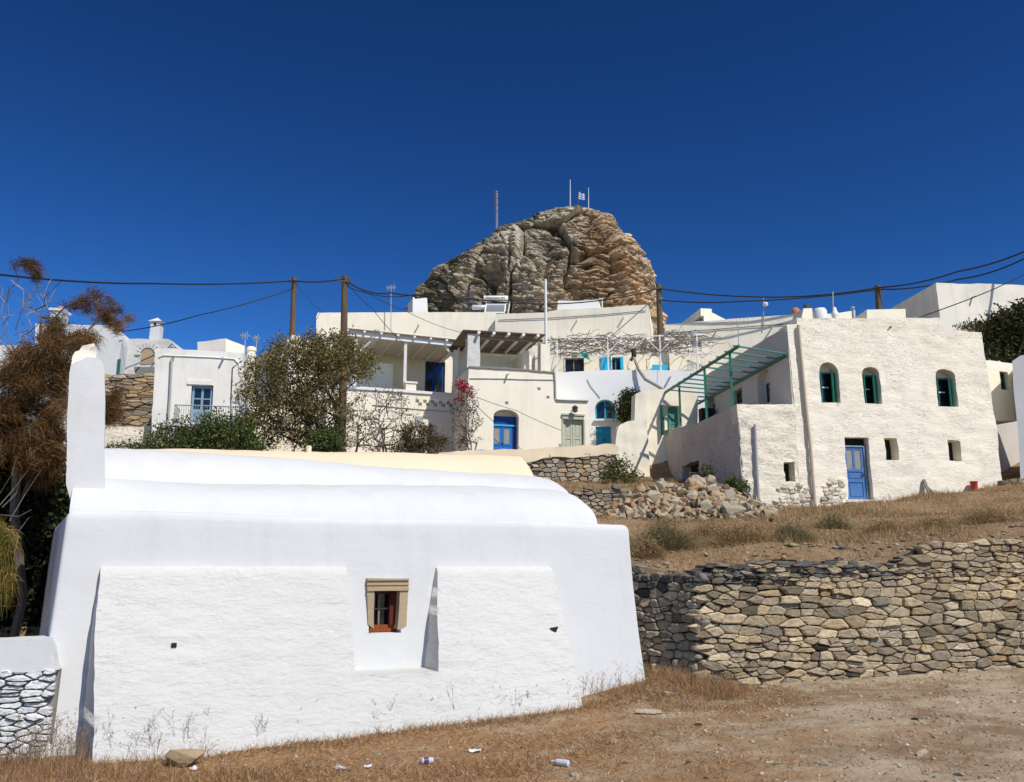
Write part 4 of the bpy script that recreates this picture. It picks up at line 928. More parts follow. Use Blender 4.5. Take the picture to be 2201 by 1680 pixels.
for zx, y1 in [(1085, 620), (1480, 595), (1905, 700)]:
    s_, zt_ = bu(*Z2(zx, 300 if zx > 1100 else 240)); zb2 = bu(*Z2(zx, y1))[1]; t = (s_-a0)/(a1-a0); zt_ = bm0[1]+(bm1[1]-bm0[1])*t-.2
    mb = MB(); mb.beam(ft(s_, max(zb2, zp+.1), .1), ft(s_, zt_, .1), .13); mb.build('post', M['white_paint'], vh)
    g = 1 if zx == 1085 else -1
    if zx != 1480: mb = MB(); mb.beam(ft(s_+g*.06, zt_-.75, .1), ft(s_+g*.78, zt_+.02+g*-.08, .1), .1); mb.build('brace', M['white_paint'], vh)
# ------------------------------------------------------------------ bluish white house with the vine pergola
HB = level((1193, 801), 40, (1474, 796)); HB = Frame(P(1193, 801, 40), HB.e); bu2 = HB.uv
hb = thing('village_house', 'bluish white house with an arched turquoise window under a terrace with a bare vine pergola', 'house', HB.W(3, 7.5, 2))
aw2 = HB.rect(*(Z3(1358, 706)+Z3(1546, 892))); bd = HB.rect(*(Z3(1365, 960)+Z3(1506, 1200)))
zB = bu2(1321, 797)[1]
mb = MB(); mb.block(HB, HB.uvs([(1180, 1020), (1180, 801), (1193, 801), (1260, 797), (1321, 794.5), (1400, 795), (1474, 796), (1520, 800), (1520, 1020)]), 1.2, holes=[(arch(*aw2, .45), .35, .01), (rectp(bd), .3)], step=.4, amp=.015, wob=.012); mb.build('wall', M['bluewhite'], hb, smooth=45)
a0, z0, a1, z1 = aw2
mb = MB(); n = 10; cA = (a0+a1)/2; rA = (a1-a0)/2
pts_o = arch(a0+.005, z0, a1-.005, z1-.005, .44, n); pts_i = arch(a0+.08, z0+.08, a1-.08, z1-.08, .38, n); k = len(pts_o)
mb.add([HB.W(*p, .22) for p in pts_o]+[HB.W(*p, .22) for p in pts_i]+[HB.W(*p, .3) for p in pts_o]+[HB.W(*p, .3) for p in pts_i], [(i, (i+1) % k, k+(i+1) % k, k+i) for i in range(k)]+[(k+i, k+(i+1) % k, 3*k+(i+1) % k, 3*k+i) for i in range(k)])
mb.box(HB, cA-.04, cA+.04, z0+.08, z1-.08, .23, .29); mb.box(HB, cA+.3, a1-.05, z0+.08, z1-.5, .2, .28)
wn = mb.build('window', M['turquoise'], hb); mb = MB(); mb.box(HB, a0, a1, z0, z1, .31, .33); mb.build('pane', M['glass'], wn)
mb = MB(); mb.box(HB, a0-.06, a1+.08, z0-.09, z0-.0, -.14, .1); mb.build('window_sill', M['bluewhite'], hb)
panel_door(hb, HB, (bd[0]+.01, bd[1], bd[2]-.01, bd[3]-.01), .12, M['turquoise'], 2, 0)
# terrace rooms behind
HC = HB.off(4.2); w1_ = HC.rect(*(Z3(1062, 320)+Z3(1255, 470))); w2_ = HC.rect(*(Z3(1410, 315)+Z3(1602, 480))); w3_ = HC.rect(*(Z3(1890, 380)+Z3(2035, 470))); 
mb = MB(); mb.block(HC, HC.uvs([(1150, 1000), (1150, 738), (1195, 738), (1320, 742), (1400, 742), (1520, 745), (1520, 1000)]), 3, holes=[(rectp(w1_), .3), (rectp(w2_), .3), (arch(w3_[0]-.1, w3_[1], w3_[2]+.1, w3_[3]+1.0, .7), .3)], step=.6, amp=.015); mb.build('terrace_room', M['offwhite'], hb, smooth=45)
gwindow(hb, HC, w1_, .2, M['grey_wood'], 2, 1); gwindow(hb, HC, (w2_[0]+.5, w2_[1], w2_[2], w2_[3]), .2, M['turquoise'], 2, 1)
mb = MB(); mb.box(HC, w2_[0]-.0, w2_[0]+.5, w2_[1], w2_[3], -.08, -.03); mb.box(HC, w2_[2]-.05, w2_[2]+.1, w2_[1], w2_[3], -.08, -.03); mb.build('shutter', M['sky_paint'], hb)
mb = MB(); mb.box(HC, w3_[0], w3_[2], w3_[1], w3_[3], .1, .2); mb.build('shutter', M['sky_paint'], hb)
mb = MB(); mb.box(HB, -.3, HB.uv(1520, 800)[0], zB-.75, zB-.6, 1.2, 4.2); mb.build('terrace_floor', M['offwhite'], hb)
for zx in (1160, 1186):
    c = HC.uv(*Z3(zx, 288)); mb = MB(); mb.tube([HC.W(*c, -.06), HC.W(*c, .02)], .10, 10); mb.build('round_vent', M['iron'], hb)
c = HB.off(2.0); mb = MB(); vs = [c.W(*c.uv(*Z3(x, y)), d) for x, y, d in [(1210, 268, 0), (1285, 262, .3), (1308, 348, -.1), (1238, 330, -.4)]]
mb.add(vs+[v+Vector((0, .02, .02)) for v in vs], [(0, 1, 2, 3), (7, 6, 5, 4), (0, 4, 5, 1), (1, 5, 6, 2), (2, 6, 7, 3), (3, 7, 4, 0)]); mb.build('hanging_cloth', M['green_cloth'], None, label='dark green cloth hung under the bare vine pergola', cat='cloth')
# vine pergola frame
vp = thing('vine_pergola', 'thin white pipe pergola covered with bare grey vine twigs on the bluish white terrace', 'pergola', HB.W(3, zB, 1.5))
ztp = bu2(1300, 722)[1]
posts = []
for zx in (1004, 1478, 1968):
    for d, dx in ((.15, 0), (3.6, .3)):
        s_ = bu2(*Z3(zx, 300))[0]+dx; posts.append((s_, d)); mb = MB(); mb.beam(HB.W(s_, zB-.7, d), HB.W(s_, ztp, d), .055); mb.build('post', M['white_paint'], vp)
s_r = HB.uv(1500, 760)[0]; mb = MB(); mb.beam(HB.W(s_r, zB-.7, .15), HB.W(s_r, ztp, .15), .055); mb.build('post', M['white_paint'], vp)
sA, sB = bu2(1188, 722)[0], s_r+.2
for d in (.15, 3.6): mb = MB(); mb.beam(HB.W(sA, ztp, d), HB.W(sB, ztp, d), .05); mb.build('rail', M['white_paint'], vp)
for i in range(12):
    a = sA+(sB-sA)*i/11; mb = MB(); mb.beam(HB.W(a, ztp+.04, .15), HB.W(a, ztp+.04, 3.6), .04); mb.build('cross_bar', M['white_paint'], vp)
for zx in (1478, 1968):
    s_ = bu2(*Z3(zx, 300))[0]
    for g in (-1, 1): mb = MB(); mb.beam(HB.W(s_, ztp-.8, .15), HB.W(s_+g*.75, ztp, .15), .035); mb.build('brace', M['white_paint'], vp)
vine = thing('vine', 'bare grey grapevine with a bent trunk climbing onto the white pipe pergola', 'vine', HB.W(bu2(1416, 833)[0], zB-1, -.3))
mb = MB(); mb.tube([HB.W(*bu2(*Z3(x, y)), d) for x, y, d in [(1990, 640, -.5), (1900, 585, -.45), (1820, 535, -.35), (1760, 440, -.2), (1735, 370, -.1), (1710, 300, .1), (1700, 230, .3), (1730, 150, .4)]], [.075, .075, .08, .08, .07, .06, .05, .03], 7, (.36, .31, .25)); mb.build('trunk', M['bark'], vine, recalc=False)
mb = MB(); mb.tube([HB.W(*bu2(*Z3(x, y)), .1) for x, y in [(1690, 340), (1720, 300), (1715, 230), (1690, 250)]], [.10, .13, .11, .06], 7, (.06, .05, .04)); mb.build('trunk', M['bark'], vine, recalc=False)
mb = MB()
for i in range(230):
    a = random.uniform(sA-.1, sB+.1); d = random.uniform(0, 3.7); ang = random.gauss(0, .5)+(math.pi if random.random() < .5 else 0); p = HB.W(a, ztp+random.uniform(-.05, .12), d); pts = [p]
    for k in range(random.randint(4, 8)):
        ang += random.gauss(0, .45); q = pts[-1]+(HB.e*math.cos(ang)+HB.n*math.sin(ang)*.7)*.28; q.z = ztp+random.gauss(.03, .07)-(.06*k if random.random() < .12 else 0); pts.append(q)
    g = random.uniform(.8, 1.5); mb.tube(pts, [.02*(1-.1*k)+.004 for k in range(len(pts))], 4, (.24*g, .215*g, .18*g), cap=False)
mb.build('twigs', M['bark'], vine, recalc=False)
# ------------------------------------------------------------------ houses further back
def simple_house(name, label, fr, px, depth, m, amp=.015, cat='house', step=.8, zbot=None, **k):
    t = thing(name, label, cat, fr.W(sum(fr.uv(*p)[0] for p in px)/len(px), fr.uv(*px[0])[1], depth/2))
    mb = MB(); mb.block(fr, fr.uvs(px), depth, step=step, amp=amp, **k); mb.build('wall', m, t, smooth=45); return t
LA = level((680, 671), 47, (1064, 671)); LA = Frame(P(680, 671, 47), Vector((1, .0, 0)))
lh = simple_house('long_house', 'long plain cream upper storey behind the veranda, below the rock', LA, [(680, 900), (680, 680), (683, 671.5), (800, 671), (950, 670.5), (1066, 670.5), (1066, 900)], 5, M['offwhite'], wob=.01)
LBf = level((1065, 674.5), 46.5, (1393, 654))
lb = simple_house('long_house', 'whiter long upper storey whose roof line rises to the right, below the rock', LBf, [(1064.5, 900), (1064.5, 674.5), (1174, 671), (1200, 665), (1300, 660.5), (1391, 654), (1394, 657), (1398, 720), (1400, 900)], 5, M['offwhite'], wob=.01)
f = LBf.off(1.0); mb = MB(); mb.block(f, f.uvs([Z6(1238, 1100), Z6(1240, 1072), Z6(1243, 1012), Z6(1400, 1016), Z6(1565, 1006), Z6(1568, 1100)]), 2.5, step=1); mb.build('roof_room', M['bluewhite'], lb)
mb = MB(); mb.tube([f.W(*f.uv(*Z6(x, y)), -.05) for x, y in [(1572, 1000), (1596, 998), (1598, 1070)]], .035, 5); mb.build('conduit', M['white_paint'], lb)
SHf = level((617, 727), 43, (683, 727)); SHf = Frame(P(617, 727, 43), Vector((.81, .586, 0)))
simple_house('village_house', 'white house half hidden by the big shrub, its left side in grey shade', SHf, [(617, 1000), (617, 728), (640, 728), (690, 731), (720, 734), (720, 1000)], 5, M['offwhite'])
f = Frame(P(520, 880, 36.5), Vector((1, .05, 0))); mb = MB(); mb.block(f, f.uvs([(536, 1010), (536, 872), (580, 868), (640, 868), (700, 870), (700, 1010)]), .5, step=.4, amp=.02); mb.build('garden_wall', M['offwhite'], None, label='white garden wall glimpsed through the big olive-brown shrub', cat='wall', smooth=45)
# rear house with the stone flank
GS = Frame(P(1513, 662.6, 49.5), Vector((.985, .17, 0)))
st_h = thing('stone_house', 'bare stone flank of a house with a white roof edge, beside the rock', 'house', GS.W(2, 14, 2))
mb = MB(); mb.block(GS, GS.uvs([(1513, 800), (1513, 663), (1560, 686), (1565, 800)]), 4.4, step=1); mb.build('wall', M['offwhite'], st_h)
SS = Frame(GS.W(0, 0, 4.3), -GS.n); zS = GS.uv(1513, 663)[1]
mb = MB(); stones(mb, SS.off(-.12), [(-1.5, zS-4), (4.2, zS-4), (4.2, zS-.5), (-1.5, zS-.4)], (.14, .3), (.25, .6), .02, .06, lambda a, z, rr: pick(rr, [(.28, .2, .13), (.33, .24, .15), (.22, .15, .1)]), seed=41); mb.build('stonework', M['stone_far'], st_h, recalc=False)
mb = MB(); mb.box(SS, -2, 4.28, zS-.45, zS+.02, -.2, .5); mb.build('roof_edge', M['offwhite'], st_h)
HCf = level((1429, 697), 45, (1715, 675)); hd = HCf.rect(*(Z4(535, 412)+Z4(622, 640)))
hc = thing('village_house', 'wide white house with a narrow blue door above the green pergola', 'house', HCf.W(3, 9, 2))
mb = MB(); mb.block(HCf, HCf.uvs([(1431, 900), (1428, 760), (1429, 697), (1500, 691), (1557, 686), (1640, 680), (1717, 674.5), (1760, 672), (1760, 900)]), 5, holes=[(rectp(hd), .35)], step=.7, amp=.015); mb.build('wall', M['offwhite'], hc, smooth=45)
panel_door(hc, HCf, (hd[0]+.3, hd[1], hd[2]-.01, hd[3]-.01), .25, M['grey_blue'], 1, 1, handle=False, gmat=M['glass']); mb = MB(); mb.box(HCf, hd[0]-.02, hd[0]+.28, hd[1], hd[3]-.1, .0, .06); mb.build('shutter', M['grey_blue'], hc)
# balustrade in front of that door
t = thing('railing', 'thin white railing in front of the narrow blue door', 'railing', HCf.W(hd[0], hd[1], -1.2))
f = HCf.off(-1.2); r0 = f.uv(*Z4(520, 548)); r1 = f.uv(*Z4(710, 535)); mb = MB(); mb.tube([f.W(*r0), f.W(*r1)], .03, 5); mb.build('rail', M['white_paint'], t)
mb = MB(); 
for i in range(12): a = r0[0]+(r1[0]-r0[0])*i/11; mb.tube([f.W(a, r0[1]-.9), f.W(a, r0[1]+(r1[1]-r0[1])*i/11)], .016, 4)
mb.build('balusters', M['white_paint'], t)
# ------------------------------------------------------------------ left-hand houses
LFf = level((334, 749), 33, (525, 758)); lu = LFf.uv; bd2 = LFf.rect(*(Z1(1500, 1110)+Z1(1674, 1440)))
lfh = thing('village_house', 'weathered white house with a grey-blue balcony door, left of the big shrub', 'house', LFf.W(1.7, 6, 2))
mb = MB(); mb.block(LFf, LFf.uvs([(322, 1000), (326, 900), (333, 800), (334, 749), (360, 748), (440, 753), (525, 758), (527, 820), (538, 1000)]), 5, holes=[(rectp(bd2), .3)], step=.25, amp=.015, wob=.02); mb.build('wall', M['grey_plaster'], lfh, smooth=45)
a0, z0, a1, z1 = bd2; zm = lu(*Z1(1580, 1312))[1]
gwindow(lfh, LFf, (a0+.03, zm, a1-.03, z1-.02), .18, M['grey_blue'], 2, 2, bar=.05, th=.08)
panel_door(lfh, LFf, (a0+.03, z0, a1-.03, zm), .18, M['grey_blue'], 2, 0, handle=False)
mb = MB()
mb.tube([LFf.W(*lu(*Z1(x, y)), -.02) for x, y in [(1255, 890), (1290, 876), (1500, 884), (1700, 893), (1850, 905), (1885, 940), (1890, 1010)]], .03, 5); mb.build('moulding', M['grey_plaster'], lfh)
mb = MB(); r = LFf.rect(*(Z1(1480, 1075)+Z1(1680, 1110))); mb.box(LFf, r[0], r[2], r[1]+.02, r[3], -.05, .02); mb.build('lintel', M['grey_plaster'], lfh)
pipe(lfh, [LFf.W(*lu(*Z1(x, y)), -.08) for x, y in [(1375, 895), (1358, 905), (1345, 1200), (1318, 1530)]], .05, M['grey_metal'])
bal = lfh; b0 = -1.1
fB = LFf.off(b0); q0 = fB.uv(*Z1(1350, 1475)); 
sl = LFf.uv(*Z1(1420, 1300))[0]; srr = LFf.uv(527, 880)[0]; zfl = z0-.02; zra = LFf.uv(*Z1(1420, 1305))[1]
mb = MB(); mb.box(LFf, sl, srr, zfl-.15, zfl, b0, -.0); mb.build('balcony_floor', M['grey_plaster'], lfh)
mb = MB(); mb.tube([LFf.W(sl, zra, 0), LFf.W(sl, zra, b0), LFf.W(srr, zra, b0)], .025, 5)
for k in range(30):
    a = sl+(srr-sl)*k/29; mb.tube([LFf.W(a, zfl, b0), LFf.W(a, zra, b0)], .010, 4)
for k in range(8): mb.tube([LFf.W(sl, zfl, b0*k/8), LFf.W(sl, zra, b0*k/8)], .010, 4)
mb.tube([LFf.W(sl, zfl+.1, 0), LFf.W(sl, zfl+.1, b0), LFf.W(srr, zfl+.1, b0)], .015, 4)
mb.build('balcony_rail', M['grey_metal'], lfh)
f = Frame(P(*Z1(1780, 745), 38.5), Vector((.83, .55, 0)))
simple_house('roof_room', 'small white box room on the roof behind the balcony house', f, [Z1(1780, 900), Z1(1780, 740), Z1(1929, 800), Z1(1929, 900)], 1.2, M['offwhite'], cat='building', wob=.01)
f2_ = Frame(f.W(0, 0, 0)-Vector((.97, .24, 0))*3.1, Vector((.97, .24, 0))); mb = MB(); mb.block(f2_, f2_.uvs([Z1(1558, 900), Z1(1558, 768), Z1(1778, 741), Z1(1778, 900)]), 2, step=1, d0=.03); mb.build('roof_room', M['shadewall'], None, label='face of the little roof room turned from the sun, its shade put into greyer plaster', cat='building')  # sunless face built separately in the shade-toned plaster
c = P(*Z2(238, 440), 36); lathe_thing('chimney', 'round white chimney with ringed top beside the balcony house', 'chimney', (c.x, c.y, c.z-1.5), [(.19, 0), (.19, 1.5), (.17, 1.6), (.17, 1.75), (.21, 1.77), (.21, 1.88), (.18, 1.9), (.18, 2.0), (.21, 2.02), (.21, 2.14), (.16, 2.2), (.1, 2.22)], M['offwhite'])
# curved white house, upper left
WFf = Frame(P(76, 695, 40), Vector((.99, .12, 0)))
wh = thing('village_house', 'white house with a rounded right end and a clay-pot chimney behind the brown tree', 'house', WFf.W(2, 7, 2))
mb = MB(); mb.block(WFf, WFf.uvs([(70, 960), (76, 695), (135, 696), (190, 698), (240, 699), (252, 707), (258, 715), (262, 728), (258, 760), (250, 810), (243, 850), (243, 960)]), 5, step=.4, amp=.02, wob=.02); mb.build('wall', M['white'], wh, smooth=45)
f = WFf.off(.5); mb = MB(); r = f.rect(*(Z1(395, 520)+Z1(488, 640))); mb.box(f, r[0], r[2], r[1], r[3], 0, .8); mb.box(f, r[0]-.08, r[2]+.08, r[3], r[3]+.12, -.08, .88); mb.build('chimney', M['white'], wh)
c = f.W((r[0]+r[2])/2, r[3]+.12, .4); mb = MB(); mb.lathe(c, [(.16, 0), (.18, .08), (.15, .18), (.08, .22)], 10); mb.build('clay_pot', M['terracotta'], wh, smooth=40)
f = Frame(P(262, 760, 40.6), Vector((.5, .86, 0))); mb = MB(); mb.box(WFf, WFf.uv(*Z1(928, 950))[0], WFf.uv(*Z1(950, 950))[0], WFf.uv(*Z1(940, 1020))[1], WFf.uv(*Z1(940, 905))[1], -.05, .02); mb.build('shutter', M['green_paint'], wh)
WL = Frame(P(-60, 742, 38.8), Vector((.99, .1, 0))); simple_house('village_house', 'low white house mostly hidden behind the brown tree at the left edge', WL, [(-90, 1000), (-90, 745), (0, 742), (80, 742), (82, 1000)], 4, M['white'])
# little church with its belfry
KF = level((268, 728), 41.5, (369, 729)); ku = KF.uv
kc = thing('small_church', 'small white church with a pointed bell tower and a niche, upper left', 'church', KF.W(1, 8, 2))
mb = MB(); mb.block(KF, KF.uvs([(255, 900), (262, 729), (300, 728), (362, 728), (368, 731), (371, 742), (369, 760), (369, 900)]), 4, step=.25, amp=.04, wob=.03, nscale=(1.2, 5)); mb.build('wall', M['white_rough'], kc, smooth=45)
r = KF.rect(*(Z1(1165, 592)+Z1(1243, 750))); hol = KF.rect(*(Z1(1193, 598)+Z1(1218, 625)))
mb = MB(); mb.block(KF, rectp(r), r[2]-r[0], holes=[(rectp(hol), .5)], d0=.3, step=.3); c = KF.W((r[0]+r[2])/2, r[3], .3+(r[2]-r[0])/2); h_ = (r[2]-r[0])/2+.1
mb.add([c+KF.e*i*h_+KF.n*j*h_ for i, j in ((-1, -1), (1, -1), (1, 1), (-1, 1))]+[c+Vector((0, 0, KF.uv(*Z1(1205, 553))[1]-r[3]))], [(0, 1, 2, 3), (0, 1, 4), (1, 2, 4), (2, 3, 4), (3, 0, 4)]); bt = mb.build('bell_tower', M['white'], kc)
mb = MB(); mb.box(KF, hol[0]-.02, hol[2]+.02, hol[1]-.02, hol[3]+.02, .72, .77); mb.build('bell_opening', M['dark'], bt)
nc = ku(*Z1(1160, 960)); mb = MB(); ro, ri = .62, .36
for k in range(9):
    t0, t1 = math.pi*k/9+.03, math.pi*(k+1)/9-.03; mb.add([KF.W(nc[0]+q*math.cos(t), nc[1]+.55+q*math.sin(t)*1.1, dd) for dd in (-.08, .05) for q, t in ((ri, t0), (ro, t0), (ro, t1), (ri, t1))], [(0, 1, 2, 3), (7, 6, 5, 4), (0, 4, 5, 1), (1, 5, 6, 2), (2, 6, 7, 3), (3, 7, 4, 0)])
mb.build('niche_arch', M['white_rough'], kc)
mb = MB(); mb.block(KF, arch(nc[0]-.33, nc[1]+.1, nc[0]+.33, nc[1]+.95, .36), .1, d0=-.03, step=.3); mb.build('niche', M['stone_trim'], kc)
mb = MB(); f = KF.off(-.6); r = f.rect(*(Z1(1070, 965)+Z1(1225, 1030))); mb.block(f, [(r[0]+.05, r[1]), (r[2]+.4, r[1]), (r[2]+.4, r[3]), (r[0]-.08, r[3]), (r[0]-.08, r[3]-.15)], .55, step=.3, wob=.02); mb.build('ledge', M['slate'], kc)
# layered stone face and low white wall in front of it
KR = Frame(P(*Z1(880, 1300), 37), Vector((.99, .1, 0)))
far_wall('stone_bank', 'brown layered stone bank under the small church', KR, KR.uvs([(200, 950), (212, 806), (246, 802), (262, 800), (330, 802), (360, 806), (360, 950)]), 51, [(.38, .31, .22), (.44, .33, .2), (.3, .25, .19), (.46, .32, .17)], rh=(.07, .26), rw=(.35, 1.1), aniso=3.2)
KW = Frame(P(226, 960, 33.5), Vector((.99, .12, 0)))
mb = MB(); mb.block(KW, KW.uvs([(180, 1010), (180, 912), (230, 914), (290, 917), (330, 916), (330, 1010)]), .6, step=.15, amp=.05, wob=.03); mb.build('garden_wall', M['house_cracked'], None, label='low cracked white garden wall at the foot of the stone bank', cat='wall', smooth=45)

# ------------------------------------------------------------------ drain spouts, meters, wall cables on the plain houses
def spout(par, fr, px, py, d=0):
    s_, z = fr.uv(px, py, d); mb = MB(); mb.tube([fr.W(s_, z+.03, d+.1), fr.W(s_, z, d-.28)], .045, 8); mb.build('drain_spout', M['galv'], par, smooth=50)
for x, y in ((760, 700), (900, 700)): spout(lh, LA, x, y)
for x, y in ((1240, 690), (1340, 684)): spout(lb, LBf, x, y)
for x, y in ((1540, 712), (1660, 704)): spout(hc, HCf, x, y)
spout(ha, HA, 1090, 806); spout(hb, HB, 1440, 812); spout(lfh, LFf, 480, 772); spout(tall, TF, 2090, 640)
pipe(hc, [HCf.W(*HCf.uv(x, y), -.04) for x, y in [(1432, 716), (1500, 711), (1600, 703), (1712, 695)]], .02, M['black_cable'], 'wall_cable')
pipe(lb, [LBf.W(*LBf.uv(x, y), -.04) for x, y in [(1072, 688), (1180, 684), (1300, 676), (1388, 668)]], .018, M['black_cable'], 'wall_cable')
pipe(vh, [BF.W(*bu(x, y), -.03) for x, y in [(800, 870), (860, 876), (930, 882), (985, 886)]], .018, M['grey_metal'], 'wall_cable')
pipe(lfh, [LFf.W(*lu(x, y), -.03) for x, y in [(520, 775), (500, 790), (497, 850), (495, 940)]], .018, M['black_cable'], 'wall_cable')
pipe(hb, [HB.W(*bu2(x, y), -.03) for x, y in [(1262, 815), (1270, 830), (1290, 855)]], .016, M['grey_metal'], 'wall_cable')
for k, (fr, par, x, y) in enumerate([(LFf, lfh, 385, 935), (HB, hb, 1255, 930), (BF, vh, 900, 905)]):
    s_, z = fr.uv(x, y); mb = MB(); mb.box(fr, s_-.16, s_+.16, z-.22, z+.22, -.1, .02); mb.build('meter_box', M['grey_metal'], par)
random.seed(3); rng = np.random.default_rng(3)
# ------------------------------------------------------------------ the rock above the village
RKY = 112.0
Lp = [(850, 760), (884, 672), (905, 640), (935, 603), (965, 588), (990, 572), (1030, 540), (1062, 516), (1095, 500), (1125, 482), (1160, 466), (1195, 456), (1222, 449)]
Rp = [(1405, 760), (1404, 670), (1396, 625), (1391, 608), (1386, 582), (1376, 566), (1366, 552), (1350, 530), (1335, 518), (1322, 506), (1316, 488), (1306, 474), (1280, 462), (1262, 453), (1240, 449)]
Lw = [P(x, y, RKY) for x, y in Lp]; Rw = [P(x, y, RKY) for x, y in Rp]
zbot, ztopk = Lw[0].z, P(1230, 448, RKY).z
def edge(z, W_): 
    W_ = sorted(W_, key=lambda p: p.z); return float(np.interp(z, [p.z for p in W_], [p.x for p in W_]))
def crk(q):
    a = mn.noise(q); return abs(a)
nu, nv = 640, 260; pts = []; cols = []
holes_r = [(P(x, y, RKY-8).x, P(x, y, RKY-8).z, w_, h_, d_) for x, y, w_, h_, d_ in [(1062, 612, 1.1, 1.5, 2.2), (1030, 640, .8, .6, 1.4), (1092, 655, .5, .7, 1.6), (1178, 600, .45, 3.2, 1.5), (1172, 540, .6, .9, 1.3), (1330, 585, 1.3, .35, 1.0), (1285, 620, 1.0, .3, .9), (1240, 655, .6, .8, 1.0), (1010, 600, 1.2, .4, 1.0), (1125, 560, .2, 2.2, 1.3), (1100, 575, .18, 2.5, 1.0)]]
def vor(q):
    ds, ps = mn.voronoi(q); p = ps[0]; h = p.x*12.9898+p.y*78.233+p.z*37.719; dq = q-p
    return ds[1]-ds[0], math.sin(h)+1.5*(math.sin(h*1.7)*dq.x+math.sin(h*2.9)*dq.z)
for j in range(nv):
    t = j/(nv-1); z = zbot+(ztopk-zbot)*(1-(1-t)**1.35)
    xl, xr = edge(z, Lw), edge(z, Rw); cx = (xl+xr)/2; ax = max(.2, (xr-xl)/2); ay = max(.3, ax*.75 if ax < 14 else 10.5)
    for i in range(nu):
        th = 2*math.pi*i/nu; cth, sth = math.cos(th), math.sin(th)
        ex = math.copysign(abs(cth)**.8, cth); ey = math.copysign(abs(sth)**.8, sth)
        p = Vector((cx+ax*ex, RKY-ay*ey, z)); n = Vector((cth, -sth, .15)).normalized()
        if sth < -.15: pts.append(p); cols.append((.3, .25, .18)); continue
        w3 = mn.noise_vector(p*.16)*1.6+mn.noise_vector(p*.5)*.45; q = p+w3
        side = mn.noise(p*.1)
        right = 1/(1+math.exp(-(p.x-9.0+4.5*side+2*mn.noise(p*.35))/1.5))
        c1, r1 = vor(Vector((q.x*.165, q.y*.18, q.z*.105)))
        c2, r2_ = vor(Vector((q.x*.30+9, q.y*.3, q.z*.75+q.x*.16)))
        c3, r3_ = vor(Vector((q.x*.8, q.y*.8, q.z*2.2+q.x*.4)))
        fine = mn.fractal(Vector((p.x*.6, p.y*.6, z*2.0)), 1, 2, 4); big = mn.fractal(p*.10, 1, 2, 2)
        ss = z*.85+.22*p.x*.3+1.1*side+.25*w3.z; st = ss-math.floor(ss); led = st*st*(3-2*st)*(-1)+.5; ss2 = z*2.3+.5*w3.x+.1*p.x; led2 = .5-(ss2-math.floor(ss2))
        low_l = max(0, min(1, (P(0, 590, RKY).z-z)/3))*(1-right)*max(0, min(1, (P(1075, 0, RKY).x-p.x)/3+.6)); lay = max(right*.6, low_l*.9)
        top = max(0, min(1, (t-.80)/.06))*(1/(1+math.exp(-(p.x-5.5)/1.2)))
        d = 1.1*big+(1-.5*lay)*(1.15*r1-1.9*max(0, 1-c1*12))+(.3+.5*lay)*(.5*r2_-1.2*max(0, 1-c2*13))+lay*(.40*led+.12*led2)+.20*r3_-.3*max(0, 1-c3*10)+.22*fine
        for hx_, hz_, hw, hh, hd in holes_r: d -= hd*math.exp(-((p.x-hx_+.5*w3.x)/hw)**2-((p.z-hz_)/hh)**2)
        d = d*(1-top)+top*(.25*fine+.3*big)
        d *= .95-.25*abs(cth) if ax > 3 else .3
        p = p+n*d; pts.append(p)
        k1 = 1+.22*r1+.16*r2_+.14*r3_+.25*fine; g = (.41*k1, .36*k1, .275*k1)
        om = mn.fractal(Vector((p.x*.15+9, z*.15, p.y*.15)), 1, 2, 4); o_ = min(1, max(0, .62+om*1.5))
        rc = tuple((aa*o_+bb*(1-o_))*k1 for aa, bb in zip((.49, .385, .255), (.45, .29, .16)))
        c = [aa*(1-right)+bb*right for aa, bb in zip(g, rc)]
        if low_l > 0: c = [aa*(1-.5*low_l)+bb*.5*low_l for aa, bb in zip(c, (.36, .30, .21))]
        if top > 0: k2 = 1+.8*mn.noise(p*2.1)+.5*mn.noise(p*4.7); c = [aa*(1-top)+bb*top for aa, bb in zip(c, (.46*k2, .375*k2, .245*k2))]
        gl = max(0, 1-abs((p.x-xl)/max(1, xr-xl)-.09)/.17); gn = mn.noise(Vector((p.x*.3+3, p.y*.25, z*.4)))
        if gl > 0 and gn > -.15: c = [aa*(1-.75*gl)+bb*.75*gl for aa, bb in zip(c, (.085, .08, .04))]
        cols.append(tuple(max(.02, k) for k in c))
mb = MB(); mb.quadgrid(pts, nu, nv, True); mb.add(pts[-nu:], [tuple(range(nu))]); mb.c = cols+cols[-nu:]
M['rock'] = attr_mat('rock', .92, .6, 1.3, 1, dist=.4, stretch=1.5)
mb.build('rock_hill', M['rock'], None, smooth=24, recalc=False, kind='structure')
# ------------------------------------------------------------------ masts on the rock
def mast(name, label, px, y0, y1, r, m, cat='mast', group=None, depth=RKY):
    a, b = P(px, y0+3, depth), P(px, y1, depth); a.z -= .8; mb = MB(); mb.tube([a, a.lerp(b, .5), b], [r, r*.85, r*.6], 6); return mb.build(name, m, None, label=label, cat=cat, group=group)
t = thing('lattice_mast', 'slim lattice mast with small aerials on the left shoulder of the rock', 'mast', P(1068, 515, RKY))
a, b = P(1068, 515, RKY), P(1068, 410, RKY); mb = MB(); a.z -= 1
for dx, dy in ((-.12, -.1), (.12, -.1), (0, .12)): mb.tube([a+Vector((dx, dy, 0)), b+Vector((dx*.7, dy*.7, 0))], .035, 4)
H = b.z-a.z
for i in range(26):
    z0_, z1_ = a.z+H*i/26, a.z+H*(i+1)/26; s_ = 1 if i % 2 else -1; mb.tube([(a.x-.12*s_, a.y-.1, z0_), (a.x+.12*s_, a.y-.1, z1_)], .025, 4)
mb.build('frame', M['grey_metal'], t)
